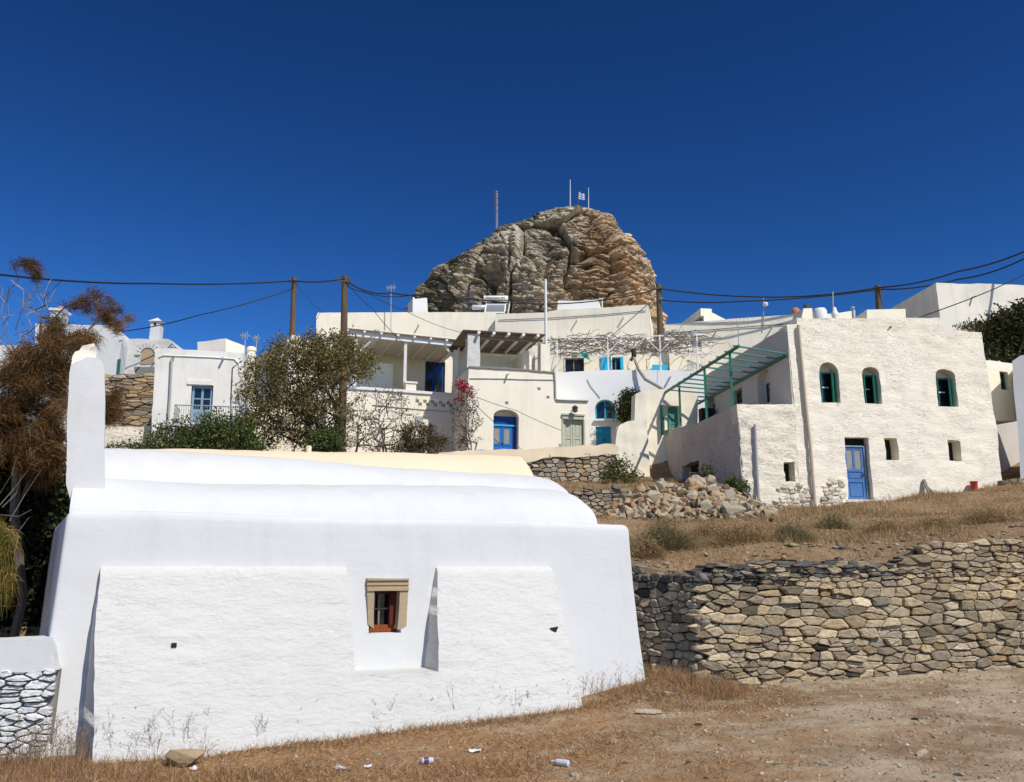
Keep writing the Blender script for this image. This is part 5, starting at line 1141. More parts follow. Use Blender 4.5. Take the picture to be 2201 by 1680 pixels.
for zf_ in (.62, .74, .86, .96):
    z = a.z+H*zf_; mb = MB(); mb.tube([(a.x-.35, a.y-.1, z), (a.x+.4, a.y-.1, z+.1)], .035, 4); mb.tube([(a.x-.33, a.y-.1, z-.35), (a.x-.33, a.y-.1, z+.4)], .05, 5); mb.build('aerial', M['iron'], t)
mast('aerial_mast', 'taller thin grey pole on the top of the rock, left of the flag', 1225.5, 452, 386, .10, M['galv'], group=None)
mast('aerial_mast', 'shorter bright thin pole on the top of the rock, right of the flag', 1265, 458, 403, .058, M['white_paint'])
fl = thing('flag', 'small blue and white striped flag on a pole on top of the rock', 'flag', P(1242, 452, RKY))
mb = MB(); mb.tube([P(1241, 455, RKY), P(1244, 410, RKY)], .05, 5); mb.build('flagpole', M['iron'], fl)
mb = MB(); o0 = P(1243.5, 411, RKY); fw, fh = .85, 1.25
for j in range(9):
    pts_ = []
    for jj in (j, j+1):
        for i in range(9):
            u = i/8; pts_.append(o0+Vector((u*fw, .15*math.sin(u*7)*u, -fh*jj/9*(1-.15*u)-.35*u+.06*math.sin(u*8))))
    mb.add(pts_, [(i, i+1, 10+i, 9+i) for i in range(8)], (.03, .09, .34) if j % 2 == 0 else (.7, .72, .75))
mb.build('flag_cloth', M['flag'], fl, recalc=False)
# ------------------------------------------------------------------ poles and cables
def pole(label, px, ytop, ybot, Y, r=.13, xb=None):
    a = P(xb or px, ybot, Y); a = Vector((a.x, Y, zat(a.x, Y)-.3)); b = P(px, ytop, Y); a.x = b.x+(a.x-b.x)*.6
    t = thing('utility_pole', label, 'utility pole', a, 'wooden utility poles')
    mb = MB(); mb.tube([a, a.lerp(b, .5)+Vector((.02, 0, 0)), b], [r*1.25, r*1.1, r*.85], 10); mb.build('pole', M['pole_wood'], t, smooth=50)
    mb = MB(); mb.beam(b+Vector((-.3, -.12, -.28)), b+Vector((.3, -.12, -.28)), .06, .09); mb.build('crossarm', M['iron'], t)
    for dx in (-.24, .24): mb = MB(); mb.lathe(b+Vector((dx, -.12, -.24)), [(.03, 0), (.05, .05), (.035, .09), (.05, .13), (.02, .17)], 8); mb.build('insulator', M['iron'], t)
    return b
pb1 = pole('plain grey wooden pole further back, left of the taller brown one', 632.5, 596, 800, 46, .16)
pb2 = pole('brown wooden pole with wire bundle on its top behind the big shrub', 741, 593, 965, 35.5, .15)
t = MB(); c = pb2
pb3 = pole('wooden pole in front of the stone flank, right of the rock', 1415.5, 611, 800, 44.5, .17, 1418)
pb4 = pole('short dark pole top rising above the roofs at the right', 1886, 614, 800, 42, .17)
def cable(label, pts, r=.022, sag=.0, name='cable', n=14, group='overhead cables'):
    mb = MB(); out = []
    for k in range(len(pts)-1):
        p, q = Vector(pts[k]), Vector(pts[k+1]); s_ = sag if not isinstance(sag, list) else sag[k]
        for i in range(n): t = i/n; v = p.lerp(q, t); v.z -= 4*s_*t*(1-t); out.append(v)
    out.append(Vector(pts[-1])); mb.tube(out, r, 5); return mb.build(name, M['black_cable'], None, smooth=60, label=label, cat='cable', group=group)
T1, T2, T3, T4 = pb1+Vector((0, -.14, -.25)), pb2+Vector((0, -.14, -.2)), pb3+Vector((0, -.18, -.3)), pb4+Vector((0, -.18, -.15))
cable('thick cable from the left edge of the sky to the two middle poles', [P(-900, 500, 14), P(-120, 577, 24), P(0, 590, 30), P(330, 609, 38), T1, T2], .042, [.1, .05, .1, .1, .1])
cable('lower cable slanting from the white house at the left up to the middle poles', [P(262, 712, 40.2), P(430, 676, 41), P(620, 623, 45.5), T1+Vector((0, 0, -.3))], .028, .1)
cable('cable dipping from the brown pole across the rock to the pole on its right', [T2, P(840, 629, 37.5), P(905, 634, 39), P(1010, 641, 41), T3], .034, [.25, .05, .1, .55])
cable('second thinner cable just below, from the brown pole to the white roof pole', [T2+Vector((0, 0, -.25)), P(893, 632, 38.8), P(1173, 641, 43)], .022, [.3, .2])
cable('upper cable from the pole right of the rock to the frame edge', [T3, P(1640, 638, 43), T4, P(2060, 583, 39.5), P(2201, 541, 36.5), P(2320, 500, 34), P(3000, 300, 24)], .042, [.1, .15, .15, .1, .1, .1])
cable('lower cable from the pole right of the rock to the frame edge', [T3+Vector((0, 0, -.65)), P(1600, 647, 43), T4+Vector((0, 0, -.1)), P(2060, 600, 39.5), P(2201, 556, 36.5), P(2320, 520, 34), P(3000, 330, 24)], .038, [.1, .1, .15, .15, .1, .1])
cable('added straight cable along a shadow line crossing the tall stained building down to the rough house', [P(2330, 560, 38), P(2201, 590, 36.6), P(2100, 636, 33), P(1912, 703, 28.42)], .022, .03)  # added cable, drawn where a cable's shadow crosses the facades
cable('thin wire from the brown pole down to the veranda roof', [T2, P(800, 662, 36), P(868, 737, 38)], .014, .1)
cable('thin wire from the brown pole down to the slatted roof shelter', [T2, P(880, 672, 36.5), P(1000, 716, 37)], .012, .1)
cable('thin wire drooping from the left pole towards the shrub', [T1, P(690, 668, 45), P(650, 730, 43)], .012, .1)
cable('thin wire slanting across the cream facade towards the sage door', [P(1024, 853, 36.9), P(1110, 882, 36.85), P(1207, 925, 36.8)], .012, .03)
# aerials on roofs
def aerial(label, px, y0, y1, Y, arms=3, hw=.5, dish=False):
    a = P(px, y1, Y); a.z -= .25; b = P(px, y0, Y); t = thing('tv_aerial', label, 'aerial', a)
    mb = MB(); mb.tube([a, b], .024, 5); mb.build('pole', M['grey_metal'], t)
    if arms:
        mb = MB(); d = Vector((.9, -.35, 0)).normalized(); s_ = Vector((.35, .9, 0)); c = b+Vector((0, 0, -.1)); mb.beam(c-d*hw, c+d*hw, .03)
        for i in range(arms): q = c-d*hw+d*(2*hw*(i+.5)/arms); mb.beam(q-Vector((0, 0, .16+.03*i)), q+Vector((0, 0, .16+.03*i)), .02); mb.beam(q-s_*.22, q+s_*.22, .018)
        mb.build('boom', M['grey_metal'], t)
    if dish: mb = MB(); mb.lathe(b.lerp(a, .28)+Vector((.08, -.1, 0)), [(.02, 0), (.12, .03), (.15, .12), (.1, .2)], 8); mb.build('receiver', M['white_paint'], t)
aerial('thin roof aerial on the long cream storey, just right of the brown pole', 840.5, 614, 700, 46.5, 3, .3)
aerial('small thin aerial beside the round white chimney on the left', 527, 716, 760, 36.5, 2, .25)
aerial('tall thin mast with a white receiver on the wide white house at the right', 1641, 640, 698, 43.5, 0, dish=True)
aerial('comb-shaped television aerial low on the wide white house wall', 1587, 690, 733, 41, 6, .55)
aerial('plain mast behind the bulbous chimney pot on the right', 1790, 626, 668, 32, 0)
aerial('thin bent aerial behind the little roof room on the left', 582*.2723+410-17, 722, 745, 39, 2, .2)
a = P(1174, 815, 39.3); b = P(1172.5, 600, 39.3); mb = MB(); mb.tube([a, b], [.075, .06], 8); mb.build('white_pole', M['white_paint'], None, label='tall bare white pole beside the slatted roof shelter', cat='pole', smooth=60)
# ------------------------------------------------------------------ solar water heater
sw = thing('solar_heater', 'solar water heater with a white lettered tank on the long cream roof', 'solar heater', P(1065, 672, 48))
fr = Frame(P(1065, 672, 48), Vector((1, 0, 0))); r = fr.rect(*(Z6(648, 962)+Z6(846, 1010))); zc = (r[1]+r[3])/2; rad = (r[3]-r[1])/2
mb = MB(); mb.tube([fr.W(r[0], zc, .3), fr.W(r[0]+.03, zc, .3), fr.W(r[2]-.03, zc, .3), fr.W(r[2], zc, .3)], [rad*.85, rad, rad, rad*.85], 20); tk = mb.build('tank', M['white_paint'], sw, smooth=50)
fc = bpy.data.curves.new('lettering', 'FONT'); fc.body = 'MAGNUM'; fc.size = rad*1.15; fc.align_x = 'CENTER'; fc.extrude = .004
fo = bpy.data.objects.new('lettering_curve', fc); COL.objects.link(fo); dg = bpy.context.evaluated_depsgraph_get(); me = bpy.data.meshes.new_from_object(fo.evaluated_get(dg)); bpy.data.objects.remove(fo)
lo = bpy.data.objects.new('lettering', me); COL.objects.link(lo); me.materials.append(M['iron']); lo.parent = tk; lo.rotation_euler = (math.pi/2, 0, 0); lo.scale = (1.15, 1, 1); lo.location = fr.W((r[0]+r[2])/2, zc-rad*.45, .3-rad-.012)-ORI[tk.name]
r2 = fr.rect(*(Z6(672, 1038)+Z6(826, 1118))); mb = MB()
vs = [fr.W(a, z, d) for a, z, d in ((r2[0], r2[3], .15), (r2[2], r2[3], .15), (r2[2]-.05, r2[1]-.2, -.9), (r2[0]-.05, r2[1]-.2, -.9))]
mb.add(vs+[v+Vector((0, .03, -.06)) for v in vs], [(0, 1, 2, 3), (7, 6, 5, 4), (0, 4, 5, 1), (1, 5, 6, 2), (2, 6, 7, 3), (3, 7, 4, 0)]); mb.build('collector', plain('collector_glass', (.20, .22, .24), .25, .2, 3, .5, 0), sw)
mb = MB()
for i in range(4): mb.beam(vs[i], vs[(i+1) % 4], .07)
mb.beam(fr.W(r2[2]+.25, zc-rad, .3), fr.W(r2[2]+.1, r2[1]-.3, .2), .06); mb.beam(fr.W(r2[0], zc-rad, .3), fr.W(r2[0], r2[1]-.3, .3), .06); mb.build('stand', M['white_paint'], sw)
r3 = fr.rect(*(Z6(560, 1060)+Z6(668, 1098))); mb = MB(); z3 = (r3[1]+r3[3])/2; k = (r3[3]-r3[1])/2
mb.tube([fr.W(r3[0], z3, -.3), fr.W(r3[0]+.03, z3, -.3), fr.W(r3[2]-.03, z3, -.3), fr.W(r3[2], z3, -.3)], [k*.8, k, k, k*.8], 14); mb.build('water_cylinder', M['galv'], None, smooth=50, label='small lying silver water cylinder left of the solar heater', cat='water tank')
c = P(*Z6(545, 1100), 48); lathe_thing('chimney_pot', 'dark slim pot on the long cream roof left of the solar heater', 'chimney', (c.x, c.y, c.z-.1), [(.16, 0), (.16, .5), (.28, .55), (.28, .9), (.2, .95), (.24, 1.2), (.1, 1.3)], M['iron'])
f = Frame(P(*Z6(88, 1090), 60), Vector((.95, .3, 0))); mb = MB(); mb.block(f, f.uvs([Z6(84, 1200), Z6(86, 985), Z6(96, 985), Z6(104, 1000), Z6(200, 990), Z6(210, 1200)]), 2, step=1); mb.build('roof_parapet', M['bluewhite'], None, label='white parapet corner showing at the left foot of the rock', cat='wall')
# ------------------------------------------------------------------ rubble heap: every stone a thing
def rock_mesh(name, k, flat=.6, n=14):
    rr = random.Random(k); bm = bmesh.new()
    for _ in range(n):
        v = Vector((rr.gauss(0, 1), rr.gauss(0, 1), rr.gauss(0, 1))).normalized(); m_ = max(abs(v.x), abs(v.y), abs(v.z)); v = v.lerp(v/m_, .6)
        bm.verts.new((v.x*.5, v.y*.5*rr.uniform(.6, 1), v.z*.5*flat))
    bmesh.ops.convex_hull(bm, input=bm.verts); bmesh.ops.delete(bm, geom=[v for v in bm.verts if not v.link_faces], context='VERTS')
    bmesh.ops.bevel(bm, geom=bm.edges[:], offset=.025, segments=1, affect='EDGES')
    for v in bm.verts: v.co += mn.noise_vector(v.co*6+Vector((k, 0, 0)))*.02
    me = bpy.data.meshes.new(name); bm.to_mesh(me); bm.free(); return me
def rock_mat(name, c, c2):
    m, nt, b = mat(name); v = coords(nt, (1, 1, 1.5)); col = mix(nt, ramp(nt, tex(nt, v, 7, 6, .7), [(.3, 0), (.7, 1)]), c, c2)
    nt.links.new(col, b.inputs['Base Color']); bump(nt, b, tex(nt, v, 16, 6, .7), .8, .03); b.inputs['Roughness'].default_value = .92; return m
RM = [rock_mat('rubble_tan', (.44, .33, .19), (.33, .24, .145)), rock_mat('rubble_pale', (.47, .40, .29), (.36, .29, .2)), rock_mat('rubble_grey', (.40, .34, .25), (.29, .24, .17)), rock_mat('rubble_orange', (.40, .24, .12), (.3, .19, .11)), rock_mat('rubble_dark', (.2, .165, .12), (.13, .11, .085))]
meshes = []
for k in range(30):
    me = rock_mesh('rubble_stone', k, random.Random(k).uniform(.45, .95)); me.materials.append(RM[[0, 0, 1, 1, 0, 2, 3, 0, 4, 1][k % 10]]); meshes.append(me)
RTOP = [(1305, 1092), (1340, 1070), (1390, 1054), (1430, 1047), (1470, 1045), (1490, 1038), (1505, 1033), (1530, 1038), (1560, 1050), (1585, 1058), (1620, 1078), (1650, 1092), (1665, 1104)]
RBOT = [(1305, 1120), (1350, 1122), (1400, 1122), (1460, 1120), (1520, 1116), (1600, 1112), (1665, 1110)]
def iy(T, x): return float(np.interp(x, [p[0] for p in T], [p[1] for p in T]))
def rubble_at(px, py):
    """point of the heap's sloping front: the higher in the heap, the further back"""
    yt, yb = iy(RTOP, px), iy(RBOT, px); t = (yb-py)/max(1, yb-yt); return P(px, py, 24.0+t*1.9)
sp = bpy.data.objects
core = MB(); nn = 26; cpts = []
for j in range(6):
    for i in range(nn):
        px = 1303+364*i/(nn-1); yt, yb = iy(RTOP, px)+6, iy(RBOT, px)+4; py = yb+(yt-yb)*min(j, 4)/4; q = rubble_at(px, py); q.y += .12; 
        if j == 5: q.y += 1.5; q.z -= 1.0
        cpts.append(q)
core.quadgrid(cpts, nn, 6); core.build('rubble_bed', RM[4], None, label='dark earth and fines under the rubble heap', cat='earth', kind='stuff')
cnt = 0; random.seed(11)
for row in range(11):
    for k in range(31):
        px = 1306+358*(k+random.uniform(-.4, .4)+.5*(row % 2))/31; yt, yb = iy(RTOP, px), iy(RBOT, px); py = yb-2-(yb-yt)*row/10+random.uniform(-3, 3)
        if (yb-yt < 10 and row > 3) or cnt > 290: continue
        if (yb-yt)/11 < 5 and random.random() < .35: continue
        p = rubble_at(px, py); o = bpy.data.objects.new('rubble_stone', random.choice(meshes)); COL.objects.link(o); s_ = random.choice([.2, .25, .3, .34, .4, .46]) if row > 1 else random.uniform(.14, .32)
        o.location = p+Vector((0, random.uniform(-.1, .1), 0)); o.rotation_euler = (random.gauss(0, .5), random.gauss(0, .45), random.uniform(0, 6.3)); o.scale = (s_*random.uniform(.9, 1.4), s_*random.uniform(.7, 1), s_*random.uniform(.7, 1.1))
        tag(o, 'broken tan building stone in the rubble heap below the rough cream house', 'stone', 'rubble heap stones'); cnt += 1
def special(label, px, py, mk, mt, sc, rot, dy=-.25, Y=None):
    me = rock_mesh('stone', mk, .8); me.materials.append(RM[mt] if isinstance(mt, int) else mt); o = bpy.data.objects.new('rubble_stone', me); COL.objects.link(o); p = rubble_at(px, py) if Y is None else P(px, py, Y); o.location = p+Vector((0, dy, 0)); o.scale = sc; o.rotation_euler = rot
    return tag(o, label, 'stone')
special('upright orange slab at the left foot of the rubble heap', 1319, 1095, 101, 3, (.2, .2, .62), (0, .05, .2))
special('large smooth grey block in the middle of the rubble heap', 1573, 1096, 102, 2, (.75, .5, .5), (.2, .2, .3))
special('pointed tan block standing on the very top of the rubble heap', 1481, 1045, 103, 0, (.4, .4, .62), (.2, -.3, .5))
special('whitish round stone near the upper left of the rubble heap', 1399, 1068, 104, 1, (.5, .45, .5), (.3, .1, .2))
# ------------------------------------------------------------------ loose stones and litter on the near ground
big = RM[0]
def ground_stone(label, px, py, Y, sc, rot, k, mt, sink=.3):
    p = P(px, py, Y); me = rock_mesh('stone', k, .7, 18); me.materials.append(RM[mt]); o = bpy.data.objects.new('stone', me); COL.objects.link(o); o.location = (p.x, p.y, zat(p.x, p.y)+sc[2]*.5*.7*(1-sink)); o.scale = sc; o.rotation_euler = rot; return tag(o, label, 'stone')
def on_ground(px, py):
    """where the line of sight through a reading meets the near ground"""
    r = ray(px, py); t = 5.0
    while t < 40:
        p = EYE+r*t
        if p.z <= zat(p.x, p.y): return p
        t += .03
    return EYE+r*t
def gs(label, px, py, sc, rot, k, mt, sink=.3):
    p = on_ground(px, py); return ground_stone(label, px, py, p.y, sc, rot, k, mt, sink)
gs('large tan rock lying at the foot of the chapel buttress', 398, 1646, (.44, .3, .27), (.1, .15, .1), 201, 0, .1)
gs('pale flat stone half buried in straw right of the chapel', 1395, 1533, (.4, .3, .1), (0, 0, .4), 202, 1)
gs('small tan stone in straw in front of the wall corner', 1503, 1655-95, (.14, .12, .09), (0, 0, 1), 203, 0)
gs('dark flat stone on bare earth at the right', 1972, 1546, (.16, .1, .05), (0, 0, .2), 204, 4)
gs('pale chalky stone on bare earth, lower right', 1985, 1624, (.22, .14, .1), (.2, 0, .8), 205, 1)
gs('grey pebble beside the retaining wall foot', 1640, 1488-8, (.2, .15, .1), (0, 0, .6), 206, 2)
gs('whitish stone under the left end of the retaining wall', 1440, 1496, (.2, .17, .12), (.2, .2, .6), 207, 1)
gs('grey stone at the lower edge of the bare earth', 1772, 1645, (.12, .09, .06), (0, 0, .6), 208, 2)
gs('pale block fallen at the foot of the retaining wall, right part', 2046, 1440, (.32, .22, .2), (.1, .2, .6), 209, 1)
for k, (px, py, lb) in enumerate([(1350, 1640, 'small reddish stone on the straw, lower middle'), (1480, 1640, 'small brown stone on the straw near the bottom edge'), (2060, 1668, 'small pale stone near the lower right corner'), (1235, 1668, 'tiny whitish stone on the straw near the bottom edge')]): gs(lb, px, py, (.10, .08, .06), (0, 0, k), 220+k, [3, 4, 1, 1][k])
def bottle(name, label, px, py, L, r, m, rz, lab=None):
    p = on_ground(px, py); t = thing(name, label, name.split('_')[-1], p+Vector((0, 0, r+.005))); d = Vector((math.cos(rz), math.sin(rz), 0)); o = ORI[t.name]
    mb = MB(); prof = [(0, .6), (.04, 1), (.62, 1), (.72, .9), (.86, .4), (1, .36)] if 'bottle' in name else [(0, .8), (.06, 1), (.94, 1), (1, .8)]
    mb.tube([o+d*(L*(q[0]-.5)) for q in prof], [r*q[1] for q in prof], 12); mb.build('body', m, t, smooth=50)
    if lab: mb = MB(); mb.tube([o+d*(L*(.2-.5)), o+d*(L*.1)], r*1.03, 12); mb.build('label_band', lab, t, smooth=50)
bottle('drink_can', 'crushed purple and white drink can on the straw, lower middle', 918, 1643, .13, .034, M['galv'], .3, plain('purple_print', (.10, .04, .16), .4, .3))
bottle('plastic_bottle', 'clear crumpled plastic bottle lying on the straw, lower middle', 1205, 1647, .2, .034, plain('clear_plastic', (.6, .64, .7), .2, .3, 12, .6), 2.6)
def paper(label, px, py, s_, m, seed):
    p = on_ground(px, py); rr = random.Random(seed); mb = MB(); n = 5; pts_ = []
    for j in range(n):
        for i in range(n): pts_.append(p+Vector(((i/4-.5)*s_*1.3+rr.gauss(0, .008), (j/4-.5)*s_+rr.gauss(0, .008), .02+abs(rr.gauss(0, .014)))))
    mb.quadgrid(pts_, n, n); mb.add([q+Vector((0, 0, -.003)) for q in pts_], [(j*n+i, j*n+i+1, (j+1)*n+i+1, (j+1)*n+i) for j in range(n-1) for i in range(n-1)]); return mb.build('paper_scrap', m, None, label=label, cat='litter')
paper('crumpled white paper on the straw below the chapel buttress, middle', 1020, 1618, .104, M['white_paint'], 1)
paper('greyish paper scrap left of the purple drink can', 735, 1656, .078, M['galv'], 2)
paper('torn white scrap beside the large tan rock', 418, 1657, .072, M['white_paint'], 3)
paper('small pale scrap left of the crumpled white paper', 790, 1652, .058, M['white_paint'], 4)
# small red bucket, two sticks against the rough house
p = P(2097, 1075, 28.6); p.z = zhill(p.x, p.y); mb = MB(); mb.lathe((p.x, p.y, p.z), [(.10, 0), (.12, .26), (.13, .27), (.13, .3), (.10, .3), (.09, .05)], 14); mb.build('bucket', M['red_plastic'], None, smooth=40, label='small faded red bucket on the ground near the corner of the rough house', cat='bucket')
s1_, s2_ = RF.uv(1983, 1032), RF.uv(1998, 1074); mb = MB(); mb.beam(RF.W(*RF.uv(1983, 1031), -.06), RF.W(*RF.uv(1985, 1076), -.45), .09, .06); mb.build('plank', M['grey_wood'], None, label='short grey plank leaning upright on the rough house wall', cat='plank')
mb = MB(); mb.beam(RF.W(*RF.uv(1986, 1040), -.05), RF.W(*RF.uv(2000, 1078), -.5), .06, .05); mb.build('plank', M['grey_wood'], None, label='slanting grey plank crossing beside the upright one', cat='plank')
mb = MB(); c = P(1100*.2309+0, 0, 1) if False else P(1035, 970, 36.0); mb.lathe((c.x, c.y, c.z-.25), [(.2, 0), (.26, .12), (.22, .3), (.05, .34)], 12); mb.build('blue_bucket', M['sky_paint'], None, smooth=50, label='upturned blue bucket by the arched blue door', cat='bucket')
random.seed(5); rng = np.random.default_rng(5)
# ------------------------------------------------------------------ plants
def region(poly, n, Y, dY, seed, keep=0):
    """n points filling a silhouette that stands at depth Y with thickness dY"""
    rr = random.Random(seed); xs_ = [p[0] for p in poly]; ys_ = [p[1] for p in poly]; out = []
    def ins(x, y):
        c = False; j = len(poly)-1
        for i in range(len(poly)):
            xi, yi = poly[i]; xj, yj = poly[j]
            if (yi > y) != (yj > y) and x < (xj-xi)*(y-yi)/(yj-yi)+xi: c = not c
            j = i
        return c
    cxm = sum(xs_)/len(xs_); cym = sum(ys_)/len(ys_)
    while len(out) < n:
        x, y = rr.uniform(min(xs_), max(xs_)), rr.uniform(min(ys_), max(ys_))
        if not ins(x, y): continue
        if keep and mn.noise(Vector((x*.035, y*.05, seed))) < keep-.45: continue
        out.append(P(x, y, Y+rr.uniform(-1, 1)*dY))
    return out
def foliage(par, name, tips, per, sig, size, cols, jit=.25, aspect=.5, w=None, up=0, droop=0):
    C = np.repeat(np.array([list(t) for t in tips]), per, 0); C = C+rng.normal(0, sig, C.shape)
    if droop: C[:, 2] -= np.abs(rng.normal(0, droop, len(C)))
    cl = np.repeat(rng.normal(1, .22, (len(tips), 1)), per, 0); c = colvar(len(C), cols, jit, w)*np.clip(cl, .5, 1.6)
    V, Fq, cc = leaf_arrays(C, size*rng.uniform(.6, 1.4, len(C)), aspect, c, up); return np_mesh(name, V, Fq, M['leaf'], par, cc)
def shrub(name, label, cat, base, polys, npts, Y, dY, per, sig, size, cols, bark=(.17, .13, .10), tip=.010, seed=1, w=None, trunks=1, group=None, jit=.25, bare=0, aspect=.5, keep=.25):
    t = thing(name, label, cat, base, group); rnd = []
    for pl, n in zip(polys, npts): rnd += region(pl, n, Y, dY, seed+len(rnd), keep)
    mb = MB(); tips = []
    for k in range(trunks):
        b0 = Vector(base)+Vector((random.uniform(-.5, .5)*(trunks > 1)*1.4, random.uniform(-.3, .3)*(trunks > 1), -.2))
        nodes, par, tp = grow([b0, b0+Vector((random.uniform(-.15, .15), 0, .6))], rnd[k::trunks], mid=.4, bias=.3); branch_mesh(mb, nodes, par, tip, bark); tips += [nodes[i] for i in tp]
    mb.build('branches', M['bark'], t, recalc=False); random.shuffle(tips)
    foliage(t, 'leaves', tips[int(len(tips)*bare):], per, sig, size, cols, jit, w=w, aspect=aspect); return t
OLIVE = [(.15, .145, .04), (.20, .175, .055), (.11, .11, .035), (.235, .175, .06), (.165, .115, .045)]
DGREEN = [(.07, .10, .03), (.10, .135, .042), (.045, .07, .022), (.15, .16, .05)]
b0 = P(705, 975, 31.5)
shrub('big_shrub', 'big olive-brown shrub with open twisted branches in front of the veranda house', 'shrub', b0,
      [[(520, 850), (515, 815), (540, 775), (570, 760), (600, 730), (650, 727), (690, 718), (735, 716), (770, 740), (800, 770), (808, 795), (770, 815), (700, 830), (640, 860), (560, 880)],
       [(520, 880), (600, 860), (700, 830), (740, 850), (760, 900), (700, 950), (600, 960), (530, 945)]], (470, 230), 31.5, 1.5, 46, .16, .10, OLIVE, bark=(.15, .12, .10), tip=.014, seed=5, trunks=3, bare=.12)
shrub('bare_bush', 'half-bare grey-brown twiggy bush right of the big shrub', 'bush', P(800, 980, 30.8),
      [[(740, 960), (745, 860), (790, 835), (850, 840), (880, 850), (900, 900), (905, 965), (820, 975)]], (330,), 30.8, .9, 11, .13, .075, [(.10, .09, .04), (.13, .10, .06), (.07, .07, .03), (.2, .17, .13)], bark=(.2, .165, .14), tip=.009, seed=9, trunks=4, bare=.35)
shrub('brown_bush', 'dense low brown bush above the cream roof, left of the bougainvillea', 'bush', P(900, 985, 30.5),
      [[(850, 975), (850, 940), (870, 915), (910, 912), (945, 925), (962, 945), (945, 965), (900, 975)]], (160,), 30.5, .7, 40, .10, .07, [(.085, .075, .03), (.115, .085, .04), (.06, .05, .02)], bark=(.15, .11, .08), tip=.007, seed=12, trunks=3)
shrub('hedge', 'dark green leafy hedge under the balcony with a few yellowed leaves', 'hedge', P(430, 990, 30.5),
      [[(310, 972), (312, 945), (340, 925), (370, 915), (400, 905), (430, 898), (470, 892), (500, 905), (530, 900), (560, 930), (575, 972)]], (230,), 30.5, .9, 48, .18, .11, DGREEN+[(.10, .12, .03)], bark=(.1, .08, .05), tip=.008, seed=15, trunks=5)
shrub('ground_creeper', 'thin green creeper trailing over the low white wall at the left', 'plant', P(265, 978, 30.2),
      [[(228, 970), (232, 945), (250, 958), (290, 950), (320, 955), (320, 972)]], (40,), 30.2, .3, 22, .10, .09, DGREEN, tip=.006, seed=18, trunks=3)
shrub('green_bush', 'small dark green bush in front of the bare twigs, above the cream roof', 'bush', P(705, 985, 30),
      [[(660, 972), (670, 940), (700, 925), (730, 930), (740, 972)]], (110,), 29.8, .4, 45, .12, .10, DGREEN, tip=.008, seed=19, trunks=3)
bt = P(1008, 975, 35.2)
bg_ = shrub('bougainvillea', 'leggy bougainvillea with red blooms at its top beside the arched blue door', 'climber', bt,
      [[(985, 965), (972, 920), (968, 880), (985, 840), (1005, 835), (1022, 850), (1030, 890), (1035, 935), (1025, 966)]], (170,), 35.2, .4, 9, .09, .085, [(.11, .105, .07), (.16, .14, .11), (.07, .07, .035)], bark=(.28, .25, .22), tip=.009, seed=22, trunks=4, bare=.1)
fpts = region([(972, 806), (985, 812), (1005, 826), (1022, 838), (1018, 852), (1000, 845), (985, 838), (978, 820)], 46, 35.2, .3, 23)+region([(980, 855), (992, 850), (995, 862), (985, 866)], 10, 35.2, .2, 24)
foliage(bg_, 'blooms', fpts, 11, .06, .075, [(.40, .025, .05), (.46, .035, .07), (.32, .015, .03)], .2, aspect=.8)
shrub('trimmed_bush', 'dark trimmed bush hanging beside the arched turquoise window', 'bush', P(1350, 905, 38.8),
      [[(1330, 890), (1328, 868), (1340, 850), (1358, 844), (1372, 848), (1374, 890), (1360, 902), (1342, 902)]], (90,), 38.8, .4, 60, .13, .11, [(.05, .07, .02), (.035, .05, .015), (.08, .085, .03)], seed=25, tip=.008, trunks=2)
shrub('window_creeper', 'thin green creeper reaching over the arched turquoise window', 'climber', P(1330, 880, 39.2),
      [[(1305, 895), (1305, 870), (1320, 868), (1332, 874), (1330, 885)]], (24,), 39.2, .15, 12, .09, .08, DGREEN, seed=26, tip=.006)
shrub('grape_vine', 'dense dark green vine covering the pergola above the right-hand annex', 'vine', P(2150, 790, 32.5),
      [[(2098, 710), (2120, 695), (2150, 685), (2180, 672), (2215, 655), (2260, 650), (2260, 770), (2190, 772), (2140, 775), (2122, 745), (2112, 722)]], (330,), 33, 1.1, 52, .20, .17, [(.035, .045, .014), (.05, .055, .018), (.022, .03, .01), (.09, .075, .025)], seed=28, tip=.012, trunks=3)
shrub('vine_shoot', 'thin leafy shoot trailing on the parapet left of the dense vine', 'vine', P(2085, 715, 31.5),
      [[(2050, 706), (2062, 700), (2085, 690), (2088, 700), (2110, 705), (2100, 712), (2060, 710)]], (34,), 31.5, .2, 9, .09, .09, [(.05, .055, .018), (.09, .075, .025)], seed=29, tip=.006)
shrub('fig_sapling', 'small green weeds growing at the foot of the garden stone wall', 'plant', P(1345, 1040, 31.3),
      [[(1290, 1040), (1300, 1010), (1320, 1000), (1340, 985), (1352, 1000), (1375, 1030), (1385, 1042)]], (70,), 31.3, .4, 24, .12, .10, DGREEN+[(.13, .12, .03)], seed=31, tip=.006, trunks=4)
shrub('wall_weed', 'dry greenish weed rooted on the face of the garden stone wall', 'plant', P(1310, 1010, 31.8),
      [[(1292, 1020), (1298, 985), (1310, 980), (1325, 990), (1318, 1025)]], (30,), 31.8, .15, 16, .10, .07, [(.11, .09, .03), (.06, .07, .02)], seed=32, tip=.005, trunks=2)
shrub('dark_plant', 'dark green plants in the shade behind the top of the rubble heap', 'plant', P(1575, 1058, 26.6),
      [[(1555, 1055), (1568, 1030), (1580, 1025), (1598, 1040), (1600, 1058)]], (50,), 26.6, .3, 26, .10, .09, DGREEN, seed=33, tip=.006, trunks=3)
shrub('dark_plant', 'brownish leafy plant in front of the dark cellar opening', 'plant', P(1520, 1040, 28.6),
      [[(1508, 1035), (1515, 1005), (1525, 998), (1532, 1015), (1530, 1036)]], (34,), 28.6, .2, 20, .09, .08, DGREEN+[(.1, .07, .03)], seed=34, tip=.006, trunks=2)
